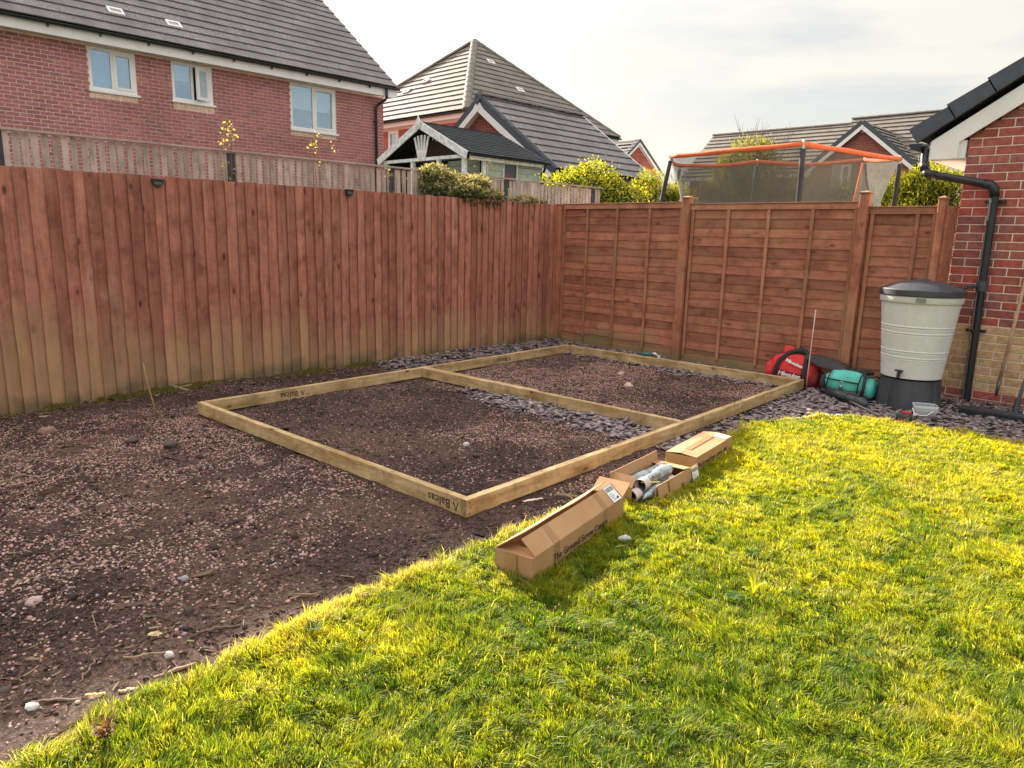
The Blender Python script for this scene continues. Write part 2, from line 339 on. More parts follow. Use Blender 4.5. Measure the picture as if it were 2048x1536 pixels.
def roofmat(name, a, b, speck=(.60, .57, .52), amt=.7):
    m, t, p, o = newmat(name); L = t.links.new; p.inputs['Roughness'].default_value = .85; p.inputs['Specular IOR Level'].default_value = .3
    r = rnd_value(t); ge = N(t, 'ShaderNodeNewGeometry')
    nz = N(t, 'ShaderNodeTexNoise'); nz.inputs['Scale'].default_value = 3.0; nz.inputs['Detail'].default_value = 6; L(ge.outputs['Position'], nz.inputs['Vector'])
    c = mixc(t, nz.outputs[0], a, b)
    vo = N(t, 'ShaderNodeTexVoronoi'); vo.inputs['Scale'].default_value = 32; L(ge.outputs['Position'], vo.inputs['Vector'])
    n2 = N(t, 'ShaderNodeTexNoise'); n2.inputs['Scale'].default_value = 1.3; n2.inputs['Detail'].default_value = 3; L(ge.outputs['Position'], n2.inputs['Vector'])
    f = math_(t, 'MULTIPLY', mrange(t, vo.outputs['Distance'], .22, .34, 1, 0), mrange(t, n2.outputs[0], .35, .6, 0, amt))
    c = mixc(t, f, c, speck)
    vm = N(t, 'ShaderNodeVectorMath', operation='SCALE'); L(c, vm.inputs[0]); L(mrange(t, r, 0, 1, .90, 1.10), vm.inputs['Scale']); L(vm.outputs[0], p.inputs['Base Color'])
    return m
M_['tile'] = roofmat('lichened_roof_tile', (.150, .130, .134), (.220, .194, .198))
M_['tile2'] = roofmat('brown_roof_tile', (.150, .126, .108), (.235, .200, .170), amt=.3)
M_['lead'] = simple('lead_grey', (.40, .38, .36), .6)
def glassmat(name, tint, refl=.35):
    m, t, p, o = newmat(name); L = t.links.new
    p.inputs['Base Color'].default_value = (*tint, 1); p.inputs['Roughness'].default_value = .5
    g = N(t, 'ShaderNodeBsdfGlossy'); g.inputs['Roughness'].default_value = .03; g.inputs[0].default_value = (.66, .80, .93, 1)
    tr = N(t, 'ShaderNodeBsdfTransparent'); tr.inputs[0].default_value = (.85, .92, .97, 1)
    ms = N(t, 'ShaderNodeMixShader'); ms.inputs[0].default_value = refl; L(tr.outputs[0], ms.inputs[1]); L(g.outputs[0], ms.inputs[2]); L(ms.outputs[0], o.inputs[0])
    return m
M_['glass'] = glassmat('window_glass', (.3, .4, .5), .30)
M_['curtain'] = simple('pale_blind', (.66, .76, .80), .9, noise=.06)
M_['room'] = simple('blue_grey_room', (.13, .20, .30), .9, noise=.2, nscale=2)
M_['dark'] = simple('dark_void', (.012, .011, .012), .9)
# ------------------------------------------------------------------ ground of the garden
EX = ([-14, -7.14, -6.8, -6.4, -6.16, -5.9, -5.5, -5.14, -4.2, -3.45, -2.6, -2.24, -1.8, -1.45, -1.2],
      [4.44, 4.335, 4.27, 4.23, 4.215, 4.195, 4.155, 4.165, 4.18, 4.07, 3.98, 3.97, 4.06, 4.23, 4.6])
EY = ([3.9, 4.1, 4.25, 4.8, 5.2, 5.7, 7, 14], [-2.0, -1.6, -1.33, -1.22, -1.20, -1.15, -1.05, -.8])
FC, FS = math.cos(.05017), math.sin(.05017)
FA = np.array([.874, -5.211]); FB = np.array([3.847, -5.062]); FCn = np.array([3.611, -.366]); FD = np.array([.638, -.515])
def lawn_d(x, y):
    d = np.minimum(x-np.interp(y, *EX), np.interp(x, *EY)-y)
    return d+(fbm(x*5, y*5, 3)-.5)*.10+(fbm(x*22, y*22, 5)-.5)*.04
def midline(x): return -2.91+.052*(x-.76)
def slate_w(x, y):
    n = (fbm(x*3, y*3, 21)-.5)*.30
    fx = 3.847+(y+5.062)*(-.0502)                 # outer face of the right-hand timber
    a = (x-fx+.02)*4*(1+0*y) ; a = np.where(y > -2.45+n, a, -1)
    b = (y+.62+n*1.0)*6                            # strip by the far fence
    c = np.where((y < midline(x)) & (x > 1.5), .36-np.abs(midline(x)-y-.08)-.18*np.clip(2.3-x, 0, 1)+n, -1)*6
    d = np.where(y > -3.0, (.52-x+n)*6, -1)
    return np.maximum(np.maximum(a, b), np.maximum(c, d))
def height(x, y):
    h = G+(fbm(x*1.3, y*1.3, 31)-.5)*.035+(fbm(x*9, y*9, 37)-.5)*.018
    L = lawn_d(x, y); lw = np.clip(L/.05+.5, 0, 1)
    soil = (fbm(x*26, y*26, 43)-.5)*.020+(fbm(x*6.5, y*6.5, 44)-.5)*.030
    h = h+soil*(1-lw)+lw*.022
    h = h+np.clip(.42-x, 0, .42)*.13*np.clip((y+6.3)/1.3, -.35, 1)
    h = h+np.clip(y+.35, 0, .35)*.04
    for (cx, cy, r, a) in ((1.39, -6.30, .10, -.03), (1.48, -5.89, .10, .03), (1.73, -5.76, .10, .035), (.72, -5.35, .14, -.04), (1.25, -6.1, .2, .02), (2.0, -6.3, .25, .015)):
        h = h+a*np.exp(-((x-cx)**2+(y-cy)**2)/r**2)
    inb = (np.minimum(np.abs(y-(-5.211+(x-.874)*.0502)), 9) < .05) & (x > .8) & (x < 3.9)
    return h
step = .03
gx = np.arange(-.06, 7.7, step); gy = np.arange(-9.0, .34, step)
X, Y = np.meshgrid(gx, gy); Z = height(X, Y)
nxg = len(gx); idx = np.arange(X.size).reshape(X.shape)
cx_, cy_ = X[:-1, :-1]+step/2, Y[:-1, :-1]+step/2
lawnm = lawn_d(cx_, cy_) > 0; slm = (~lawnm) & (slate_w(cx_, cy_) > 0)
def groundmat(name, fn):
    m, t, p, o = newmat(name); p.inputs['Roughness'].default_value = .95; p.inputs['Specular IOR Level'].default_value = .15
    fn(t, p); return m
def soilfn(t, p):
    L = t.links.new; ge = N(t, 'ShaderNodeNewGeometry'); P = ge.outputs['Position']
    a = N(t, 'ShaderNodeTexNoise'); a.inputs['Scale'].default_value = 1.4; a.inputs['Detail'].default_value = 6; L(P, a.inputs['Vector'])
    b = N(t, 'ShaderNodeTexNoise'); b.inputs['Scale'].default_value = 55; b.inputs['Detail'].default_value = 6; b.inputs['Roughness'].default_value = .7; L(P, b.inputs['Vector'])
    v = N(t, 'ShaderNodeTexVoronoi'); v.inputs['Scale'].default_value = 120; L(P, v.inputs['Vector'])
    c = ramp(t, b.outputs[0], [(.35, (.032, .020, .016)), (.5, (.080, .051, .042)), (.66, (.155, .105, .088))])
    c2 = ramp(t, a.outputs[0], [(.38, (.62, .60, .60)), (.6, (1.25, 1.15, 1.1))])
    c = mixc(t, 1.0, c, c2, 'MULTIPLY')
    vc = N(t, 'ShaderNodeSeparateColor'); L(v.outputs['Color'], vc.inputs[0])
    f = math_(t, 'MULTIPLY', mrange(t, v.outputs['Distance'], .25, .45, 1, 0), math_(t, 'GREATER_THAN', vc.outputs[0], .74))
    c = mixc(t, math_(t, 'MULTIPLY', f, .8), c, (.30, .19, .17)); L(c, p.inputs['Base Color'])
    h = math_(t, 'ADD', b.outputs[0], math_(t, 'MULTIPLY', f, .3))
    bp = N(t, 'ShaderNodeBump'); bp.inputs['Strength'].default_value = .9; bp.inputs['Distance'].default_value = .012; L(h, bp.inputs['Height']); L(bp.outputs[0], p.inputs['Normal'])
def lawnfn(t, p):
    L = t.links.new; ge = N(t, 'ShaderNodeNewGeometry'); P = ge.outputs['Position']
    b = N(t, 'ShaderNodeTexNoise'); b.inputs['Scale'].default_value = 70; b.inputs['Detail'].default_value = 5; L(P, b.inputs['Vector'])
    c = ramp(t, b.outputs[0], [(.35, (.030, .034, .010)), (.55, (.075, .085, .020)), (.7, (.16, .14, .05))]); L(c, p.inputs['Base Color'])
    bp = N(t, 'ShaderNodeBump'); bp.inputs['Strength'].default_value = 1; bp.inputs['Distance'].default_value = .01; L(b.outputs[0], bp.inputs['Height']); L(bp.outputs[0], p.inputs['Normal'])
def slatefn(t, p):
    L = t.links.new; ge = N(t, 'ShaderNodeNewGeometry'); P = ge.outputs['Position']
    v = N(t, 'ShaderNodeTexVoronoi'); v.inputs['Scale'].default_value = 26; L(P, v.inputs['Vector'])
    c = ramp(t, v.outputs['Distance'], [(.1, (.13, .105, .11)), (.5, (.06, .048, .05)), (.8, (.02, .015, .015))]); L(c, p.inputs['Base Color'])
    bp = N(t, 'ShaderNodeBump'); bp.inputs['Strength'].default_value = 1; bp.inputs['Distance'].default_value = .01; bp.invert = True; L(v.outputs['Distance'], bp.inputs['Height']); L(bp.outputs[0], p.inputs['Normal'])
M_['soil'] = groundmat('dark_soil', soilfn); M_['lawnbase'] = groundmat('lawn_base', lawnfn); M_['slatebase'] = groundmat('slate_bed', slatefn)
for nm, mk, mt in (('soil_bed', (~lawnm) & (~slm), 'soil'), ('lawn', lawnm, 'lawnbase'), ('slate_bed', slm, 'slatebase')):
    j, i = np.nonzero(mk)
    Q = np.stack([idx[j, i], idx[j, i+1], idx[j+1, i+1], idx[j+1, i]], 1)
    u, inv = np.unique(Q, return_inverse=True); V = np.stack([X.ravel()[u], Y.ravel()[u], Z.ravel()[u]], 1)
    tag(np_mesh(nm, V, inv.reshape(Q.shape), M_[mt], smooth=True), kind='structure')
m = MB(); m.add([(7.69, -9, G), (30, -9, G), (30, -1, G), (7.69, -1, G)], [(0, 1, 2, 3)]); m.add([(4.3, -30, G), (30, -30, G), (30, -9, G), (4.3, -9, G)], [(0, 1, 2, 3)])
tag(m.build('lawn_beyond', M_['lawnbase']), kind='structure')
m = MB(); m.add([(-400, -400, -.14), (400, -400, -.14), (400, 400, -.14), (-400, 400, -.14)], [(0, 1, 2, 3)])
tag(m.build('ground', simple('distant_ground', (.075, .085, .035), .95, noise=.3, nscale=.2)), kind='structure')

# ------------------------------------------------------------------ scattered small stuff (uncountable)
def scatter(n, dens, x0, x1, y0, y1, margin=420, seed=1):
    r = np.random.default_rng(seed); x = r.uniform(x0, x1, n); y = r.uniform(y0, y1, n)
    P = np.stack([x, y, np.full(n, G)], 1); keep = inview_np(P, margin)
    keep &= r.uniform(0, 1, n) < dens(x, y)
    return x[keep], y[keep]
def rot_z(a):
    c, s = np.cos(a), np.sin(a); z = np.zeros_like(c); o = np.ones_like(c)
    return np.stack([np.stack([c, -s, z], -1), np.stack([s, c, z], -1), np.stack([z, z, o], -1)], -2)
def rot_x(a):
    c, s = np.cos(a), np.sin(a); z = np.zeros_like(c); o = np.ones_like(c)
    return np.stack([np.stack([o, z, z], -1), np.stack([z, c, -s], -1), np.stack([z, s, c], -1)], -2)
OCT_V = np.array([(1, 0, 0), (0, 1, 0), (-1, 0, 0), (0, -1, 0), (0, 0, 1), (0, 0, -1)], float)
OCT_T = np.array([(0, 1, 4), (1, 2, 4), (2, 3, 4), (3, 0, 4), (1, 0, 5), (2, 1, 5), (3, 2, 5), (0, 3, 5)])
def subdiv(V, T):
    V = list(map(tuple, V)); out_ = []; c = {}
    def mid(a, b):
        k = (min(a, b), max(a, b))
        if k not in c:
            p = (np.array(V[a])+np.array(V[b])); p = p/np.linalg.norm(p); V.append(tuple(p)); c[k] = len(V)-1
        return c[k]
    for a, b, d in T:
        ab, bd, da = mid(a, b), mid(b, d), mid(d, a); out_ += [(a, ab, da), (ab, b, bd), (da, bd, d), (ab, bd, da)]
    return np.array(V), np.array(out_)
S1_V, S1_T = subdiv(OCT_V, OCT_T)      # 18 verts, 32 tris
def blobs(name, x, y, size, flat, cols, mat, z_off, V0, T0, seed, jitter=.18, smooth=True, tilt=.5):
    r = np.random.default_rng(seed); n = len(x)
    S = np.stack([size*r.uniform(.8, 1.35, n), size*r.uniform(.65, 1.0, n), size*flat*r.uniform(.7, 1.2, n)], -1)
    V = V0[None]*(1+r.normal(0, jitter, (n, len(V0), 1)))*S[:, None, :]
    Rm = rot_z(r.uniform(0, 6.28, n)) @ rot_x(r.normal(0, tilt, n))
    V = np.einsum('nij,nkj->nki', Rm, V)
    V += np.stack([x, y, height(x, y)+z_off*size], -1)[:, None, :]
    T = T0[None]+np.arange(n)[:, None, None]*len(V0)
    C = np.repeat(cols[:, None, :], len(V0), 1)
    return tag(np_mesh(name, V.reshape(-1, 3), T.reshape(-1, 3), mat, np.concatenate([C.reshape(-1, 3), np.ones((n*len(V0), 1))], 1), smooth=smooth), kind='stuff')
def palette(n, cols, seed, var=.16):
    r = np.random.default_rng(seed); c = np.array(cols)[r.integers(0, len(cols), n)]
    return np.clip(c*r.uniform(1-var, 1+var, (n, 1))*r.normal(1, .04, (n, 3)), .01, .9)
M_['pebble'] = colattr('pebbles', .85, spec=.2); M_['chip'] = colattr('slate_chips', .7, spec=.35)
def frame_in(x, y):       # local coords inside the timber frame
    dx, dy = x-FA[0], y-FA[1]; return dx*FC+dy*FS, -dx*FS+dy*FC
def timber_near(x, y, m=.03):
    u, v = frame_in(x, y); W, L = 2.977, 4.702
    on = ((np.abs(u-W+.022) < .022+m) | (np.abs(u-.022) < .022+m)) & (v > -m) & (v < L+m)
    on |= ((np.abs(v-.022) < .022+m) | (np.abs(v-L+.022) < .022+m)) & (u > -m) & (u < W+m)
    on |= (np.abs(y-midline(x)) < .024+m) & (u > 0) & (u < W)
    return on
def gravel_d(x, y):
    u, v = frame_in(x, y); far = (u > 0) & (u < 2.98) & (y > midline(x)) & (v < 4.7)
    n = fbm(x*1.1+3, y*1.1, 61); n2 = fbm(x*5, y*5, 67)
    d = np.clip((n-.47)*7, 0.0, 1)*np.clip((n2-.33)*5, .05, 1)
    near = np.clip((2.1-np.hypot(x-2.3, (y+6.15)*1.7))*1.2, 0, 1)*np.clip((n2-.36)*5.5, .06, 1)
    patch = np.clip((.75-np.hypot((x-1.55)*.8, (y+5.45)*2.2))*3, 0, 1)
    d = np.maximum(np.maximum(d*.75, near*.9), patch)
    d = np.where(far, np.clip(.55+(n-.4)*2.6, .15, 1), d)
    d = np.maximum(d, .10)
    ed = np.clip((-lawn_d(x, y)-.08)/.75, 0, 1)
    return d*np.where(y < -4.9, ed, 1)*(slate_w(x, y) < .3)*(lawn_d(x, y) < -.02)*(~timber_near(x, y))*np.clip((x-.15)*3, .1, 1)
x, y = scatter(150000, gravel_d, .02, 4.4, -7.6, -.3, seed=3)
dist = np.hypot(x-CAM.x, y-CAM.y); nearm = dist < 4.6+1.3*(fbm(x*2, y*2, 63)-.5)+rng.normal(0, .35, len(x))
pk = [(.46, .27, .23), (.38, .22, .19), (.52, .33, .28), (.29, .175, .155), (.37, .26, .24), (.55, .39, .34), (.22, .13, .115), (.42, .24, .20)]
kk = rng.uniform(0, 1, len(x)) < .85
nearm2 = nearm & kk
blobs('gravel', x[nearm2], y[nearm2], rng.uniform(.0036, .0082, nearm2.sum())*np.where(rng.uniform(0, 1, nearm2.sum()) < .04, 1.7, 1), .62, palette(nearm2.sum(), pk, 5), M_['pebble'], .15, S1_V, S1_T, 6)
farm = ~nearm
blobs('gravel', x[farm], y[farm], rng.uniform(.0040, .0078, farm.sum()), .65, palette(farm.sum(), pk[:3]+[(.56, .31, .26), (.48, .26, .22), (.62, .39, .33), (.38, .20, .17)], 7), M_['pebble'], .2, OCT_V, OCT_T, 8)
# soil crumbs
def crumb_d(x, y): return np.clip((fbm(x*3, y*3, 71)-.3)*2, .1, 1)*(lawn_d(x, y) < 0)*(slate_w(x, y) < .2)*(~timber_near(x, y))
x, y = scatter(60000, crumb_d, .0, 4.4, -7.6, -.3, seed=9)
blobs('soil_crumbs', x, y, rng.uniform(.004, .012, len(x))*np.where(rng.uniform(0, 1, len(x)) < .04, 2.3, 1), .75, palette(len(x), [(.085, .056, .048), (.062, .042, .037), (.12, .082, .07), (.05, .034, .03)], 10), M_['pebble'], .1, OCT_V, OCT_T, 11, jitter=.25, smooth=False)
# slate chippings
CH_V = np.array([(1, .1, 0), (.45, .85, 0), (-.5, .8, 0), (-1, -.05, 0), (-.45, -.85, 0), (.55, -.75, 0)], float)
CH_V = np.concatenate([CH_V+np.array([0, 0, .5]), CH_V*1.0-np.array([0, 0, .5])])
CH_T = np.array([(0, 1, 2), (0, 2, 3), (0, 3, 4), (0, 4, 5)]+[(i, (i+6), ((i+1) % 6)) for i in range(6)]+[(i+6, (i+1) % 6+6, (i+1) % 6) for i in range(6)])
def chips(name, x, y, size, cols, seed, zt):
    r = np.random.default_rng(seed); n = len(x)
    V = CH_V[None].repeat(n, 0)*(1+r.normal(0, .22, (n, 12, 1))*np.array([1, 1, 0])); V[:, 6:, :2] = V[:, :6, :2]*.93
    V = V*np.stack([size, size*r.uniform(.45, .85, n), size*r.uniform(.12, .26, n)], -1)[:, None]
    Rm = rot_z(r.uniform(0, 6.28, n)) @ rot_x(r.normal(0, .28, n)) @ rot_z(r.uniform(0, 6.28, n))
    V = np.einsum('nij,nkj->nki', Rm, V)+np.stack([x, y, height(x, y)+zt], -1)[:, None]
    T = CH_T[None]+np.arange(n)[:, None, None]*12
    C = np.repeat(cols[:, None, :], 12, 1)
    return tag(np_mesh(name, V.reshape(-1, 3), T.reshape(-1, 3), M_['chip'], np.concatenate([C.reshape(-1, 3), np.ones((n*12, 1))], 1)), kind='stuff')
def slate_den(x, y): return np.clip(slate_w(x, y)*1.2+.15, 0, 1)*(lawn_d(x, y) < .03)*(~timber_near(x, y, .015))
x, y = scatter(26000, slate_den, .0, 7.6, -3.3, .25, margin=420, seed=13)
sc_ = [(.30, .235, .235), (.23, .18, .185), (.37, .30, .29), (.27, .21, .225), (.18, .14, .15), (.33, .25, .235)]
chips('slate_chippings', x, y, rng.uniform(.014, .036, len(x)), palette(len(x), sc_, 14), 15, rng.uniform(.002, .022, len(x)))
# loose fragments and twig litter by the left fence and lawn edge
def litter_d(x, y): return (np.clip((.45-x)*2, 0, 1)*.9+np.clip(.35+lawn_d(x, y), 0, .35)*1.5*(lawn_d(x, y) < 0)+.10+.35*(y < -6.2))*(~timber_near(x, y))
x, y = scatter(20000, litter_d, .03, 4.4, -7.6, -.3, seed=17)
n = len(x); Lg = rng.uniform(.010, .05, n)*np.where(rng.uniform(0, 1, n) < .035, 3.2, 1); V = np.zeros((n, 6, 3)); a = rng.uniform(0, 6.28, n); w = rng.uniform(.0008, .0022, n)
for i, (s, q) in enumerate(((-.5, 0), (-.5, 2.1), (-.5, 4.2), (.5, 0), (.5, 2.1), (.5, 4.2))):
    V[:, i, 0] = x+np.cos(a)*s*Lg-np.sin(a)*w*math.cos(q); V[:, i, 1] = y+np.sin(a)*s*Lg+np.cos(a)*w*math.cos(q); V[:, i, 2] = height(x, y)+.006+w*math.sin(q)+s*Lg*rng.normal(0, .18, n)
T = np.array([(0, 1, 4), (0, 4, 3), (1, 2, 5), (1, 5, 4), (2, 0, 3), (2, 3, 5)])[None]+np.arange(n)[:, None, None]*6
cc = palette(n, [(.20, .13, .09), (.28, .20, .13), (.11, .07, .05), (.36, .27, .18)], 19); C = np.repeat(cc[:, None], 6, 1).reshape(-1, 3)
tag(np_mesh('twig_litter', V.reshape(-1, 3), T.reshape(-1, 3), M_['pebble'], np.concatenate([C, np.ones((n*6, 1))], 1)), kind='stuff')

# ------------------------------------------------------------------ grass
BOXES = [((4.402, -5.399), .190, .889, .118, .197), ((4.094, -3.606), .205, .623, .108, .146), ((4.20, -4.31), .21, .56, .105, .116)]   # footprint: near-left corner, width, length
def box_mask(x, y):
    m = np.zeros(x.shape, bool)
    for (c, w, l, h, ya) in BOXES:
        BAX = (-math.sin(ya), math.cos(ya)); BWX = (math.cos(ya), math.sin(ya))
        u = (x-c[0])*BWX[0]+(y-c[1])*BWX[1]; v = (x-c[0])*BAX[0]+(y-c[1])*BAX[1]
        m |= (u > .005) & (u < w-.005) & (v > .005) & (v < l-.005)
    return m
def grass(n, seed, x0, x1, y0, y1, margin, near):
    r = np.random.default_rng(seed)
    x = r.uniform(x0, x1, n); y = r.uniform(y0, y1, n); P = np.stack([x, y, np.full(n, G)], 1)
    ld = lawn_d(x, y); k = inview_np(P, margin) & (ld > -.02) & ~box_mask(x, y)
    clump = fbm(x*11, y*11, 81); k &= r.uniform(0, 1, n) < np.clip(.45+clump, 0, 1)
    dist = np.hypot(x-CAM.x, y-CAM.y)
    k &= r.uniform(0, 1, n) < np.clip(3.2/dist, .42, 1)*np.where(inview_np(P, 40), 1, .45)
    x, y, ld, clump, dist = x[k], y[k], ld[k], clump[k], dist[k]; n = len(x)
    big = fbm(x*1.6, y*1.6, 83); med = fbm(x*4.5, y*4.5, 87); tuft = fbm(x*30, y*30, 89)
    # blades grow in tufts that share a lean, a height and a tone
    cs = .042; jx, jy = (vnoise(x*9, y*9, 111)-.5)*.05, (vnoise(x*9, y*9, 112)-.5)*.05; ci, cj = np.floor((x+jx)/cs), np.floor((y+jy)/cs)
    def ch(s): return np.modf(np.abs(np.sin(ci*127.1+cj*311.7+s*74.7)*43758.5453))[0]
    t1, t2, t3_, t4 = ch(1), ch(2), ch(3), ch(4)
    h = (.013+.026*r.uniform(.2, 1, n)*(.35+clump*.75+tuft*.4))*(.75+.55*med)
    h *= (.72+.62*t1)*(1+1.0*(r.uniform(0, 1, n) < .012))
    edge = np.clip(1-ld/.10, 0, 1); h *= 1+.35*edge
    w = r.uniform(.0008, .0015, n)*np.clip(dist/2.6, 1, 2.4)*np.where(t4 > .86, 1.5, 1)
    a = r.uniform(0, 6.28, n); sw = 6.28*fbm(x*2.2, y*2.2, 91)*2
    lean = h*(.25+.75*r.uniform(0, 1, n)); ta = t2*6.283; lx = np.cos(a)*lean*.6+np.cos(sw)*lean*.40+np.cos(ta)*lean*.75; ly = np.sin(a)*lean*.6+np.sin(sw)*lean*.40+np.sin(ta)*lean*.75
    z = height(x, y)-.004; b = a+1.57+r.normal(0, .4, n); cx, sy = np.cos(b)*w, np.sin(b)*w
    V = np.zeros((n, 5, 3))
    V[:, 0] = np.stack([x-cx, y-sy, z], -1); V[:, 1] = np.stack([x+cx, y+sy, z], -1)
    V[:, 2] = np.stack([x+lx*.35+cx*.85, y+ly*.35+sy*.85, z+h*.62], -1); V[:, 3] = np.stack([x+lx*.35-cx*.85, y+ly*.35-sy*.85, z+h*.62], -1)
    V[:, 4] = np.stack([x+lx, y+ly, z+h*r.uniform(.78, 1.0, n)], -1)
    T = np.array([(0, 1, 2), (0, 2, 3), (3, 2, 4)])[None]+np.arange(n)[:, None, None]*5
    ga = np.array([.082, .145, .014]); gb = np.array([.250, .288, .022]); gc = np.array([.44, .405, .030]); st = np.array([.56, .47, .22])
    tt = np.clip(big*1.0+(med-.5)*.9+(t3_-.5)*.55+r.normal(0, .17, n)-.04+np.clip((dist-3.0)*.09, -.14, .16), 0, 1)[:, None]
    c = np.where(tt < .5, ga+(gb-ga)*tt*2, gb+(gc-gb)*(tt-.5)*2)
    sf = (r.uniform(0, 1, n) < .05+.85*edge*np.clip(fbm(x*5, y*5, 93)*1.9-.30, 0, 1)+.25*np.clip((fbm(x*3.3, y*3.3, 95)-.60)*7, 0, 1))[:, None]
    c = np.where(sf, st*r.uniform(.6, 1.1, (n, 1)), c)*r.uniform(.8, 1.2, (n, 1))
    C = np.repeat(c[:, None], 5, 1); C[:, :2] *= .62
    return V.reshape(-1, 3), T.reshape(-1, 3), np.concatenate([C.reshape(-1, 3), np.ones((n*5, 1))], 1), n
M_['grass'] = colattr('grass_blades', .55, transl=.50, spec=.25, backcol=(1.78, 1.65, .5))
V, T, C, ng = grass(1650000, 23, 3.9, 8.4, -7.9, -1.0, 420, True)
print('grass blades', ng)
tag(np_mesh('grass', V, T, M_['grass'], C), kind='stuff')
# tufts of moss and grass along the fence foot
def moss_d(x, y): return np.clip(1-x/.16, 0, 1)*np.clip((fbm(x*4, y*4, 97)-.36)*6, 0, 1)*((y < -3) | (fbm(y*2, y*0, 98) > .5))
x, y = scatter(60000, moss_d, .005, .17, -7.4, -.2, seed=27)
n = len(x); h = rng.uniform(.006, .022, n); a = rng.uniform(0, 6.28, n); z = height(x, y)
V = np.zeros((n, 3, 3)); V[:, 0] = np.stack([x-np.cos(a)*.003, y-np.sin(a)*.003, z], -1); V[:, 1] = np.stack([x+np.cos(a)*.003, y+np.sin(a)*.003, z], -1)
V[:, 2] = np.stack([x+rng.normal(0, .008, n), y+rng.normal(0, .008, n), z+h+.008], -1)
cc = palette(n, [(.20, .19, .05), (.13, .15, .03), (.26, .22, .08)], 28); C = np.repeat(cc[:, None], 3, 1).reshape(-1, 3)
tag(np_mesh('moss', V.reshape(-1, 3), np.arange(n*3).reshape(-1, 3), M_['grass'], np.concatenate([C, np.ones((n*3, 1))], 1)), kind='stuff')
# ------------------------------------------------------------------ left fence: upright feather-edge boards
fz = empty('featheredge_fence', (0, -3.5, 0), 'tall reddish-brown fence of upright overlapping boards along the left side of the plot', 'fence')
yy = -8.6; k = 0
def foot(y): return float(np.interp(y, [-8.6, -6.3, -5.6, -4.8, -1, 0], [-.13, -.09, -.05, -.02, -.01, 0]))
while yy < -.06:
    w = random.uniform(.118, .128); pitch = random.uniform(.090, .108)
    zt = 1.815+random.uniform(-.005, .005); zb = foot(yy)
    
    lean = random.uniform(-.0035, .0035)
    tone = 0; x = Vector((0, lean, 1)).normalized(); yv = Vector((0, 1, 0)); yv = (yv-x*yv.dot(x)).normalized(); zv = x.cross(yv); zv = -zv if zv.x < 0 else zv
    n = 14; m = MB(); ph = random.uniform(0, 9)
    L = zt-zb
    for i in range(n+1):
        s = L*i/n; wob = .0022*math.sin(s*5+ph)+.0015*math.sin(s*13+ph*2); cup = .0015*math.sin(s*3+ph*3)
        m.v += [(s, wob-.001, .0015+cup), (s, wob, .0105+cup), (s, wob+.003, .0118+cup), (s, w, -.010), (s, w, -.014)]
    for i in range(n):
        b = i*5
        m.f += [(b+j, b+(j+1) % 5, b+5+(j+1) % 5, b+5+j) for j in range(5)]
    m.f += [(4, 3, 2, 1, 0), tuple(n*5+j for j in range(5))]; m.m = [0]*len(m.f)
    o = m.build('board', M_['fence'], fz, M=Matrix(((x.x, yv.x, 1, .011), (x.y, yv.y, 0, yy), (x.z, yv.z, 0, zb), (0, 0, 0, 1))))
    # a 2 mm lip stands proud over the board before it
    yy += pitch; k += 1
for z in (.35, 1.0, 1.6): bar('rail', (-.045, -8.6, z), (-.045, -.02, z), .07, .05, (0, 0, 1), M_['post'], fz)
for y in (-8.4, -6.0, -3.6, -1.2): bar('post', (-.115, y, -.3), (-.115, y, 1.78), .09, .09, (0, 1, 0), M_['post'], fz)
for nm, y, z, lb in (('solar_light', -5.08, 1.765, 'small black half-round light near the fence top, the left one of two'), ('solar_light', -3.24, 1.79, 'small black half-round light near the fence top, the right one of two')):
    r = empty(nm, (.02, y, z-.03), lb, 'solar light', 'solar lights on the fence')
    m = MB(); pts = [(.013, y+.045*math.cos(a), z+.018-.058*math.sin(a)) for a in np.linspace(0, math.pi, 13)]; m.prism(pts, (.028, 0, 0)); m.build('casing', M_['blackpl'], r)
    m = MB(); m.box((.013, y-.047, z+.019), (.052, y+.047, z+.026)); m.build('solar_panel', simple('solar_cell', (.02, .03, .06), .2), r)
    m = MB(); m.box((.0412, y-.028, z-.018), (.0432, y+.028, z+.004)); m.build('lens', simple('frosted_lens', (.10, .10, .10), .4), r)

# corner post
c = empty('corner_post', (.05, -.03, 0), 'upright stained post in the corner where the two fences meet', 'post')
bar('shaft', (.045, -.028, -.1), (.045, -.028, 1.80), .075, .07, (0, 1, 0), M_['post'], c); m = MB(); m.box((-.005, -.075, 1.801), (.095, .015, 1.818)); m.build('cap', M_['batten'], c)

# ------------------------------------------------------------------ neighbour's pale fence behind it
pf = empty('pale_fence', (-.55, -3.2, 0), 'weathered grey-brown pale fence standing just behind and above the red board fence', 'fence')
yy = -8.4; posts_y = [-7.92, -6.05, -4.18, -2.30, -.46, 1.4]
bar('top_rail', (-.545, -8.4, 2.125), (-.545, 1.6, 2.135), .018, .055, (0, 0, 1), M_['pale'], pf)
for z in (.6, 1.72): bar('rail', (-.60, -8.4, z), (-.60, 1.6, z), .06, .035, (0, 0, 1), M_['pale'], pf)
for y in posts_y: bar('post', (-.578, y, -.1), (-.578, y, 2.112), .075, .075, (0, 1, 0), M_['darkpost'], pf)
while yy < 1.6:
    w = random.uniform(.044, .052); y = yy+random.uniform(-.003, .003)
    if min(abs(y-q) for q in posts_y) > .035 and len([c for c in pf.children if c.name.startswith('pale')]) < 290:
        a = random.uniform(-.008, .008)
        bar('pale', (-.552, y-a, .2), (-.552, y+a, 2.112+random.uniform(-.004, .0)), w, .014, (0, 1, 0), M_['pale'], pf, ch=.002)
    yy += .0705

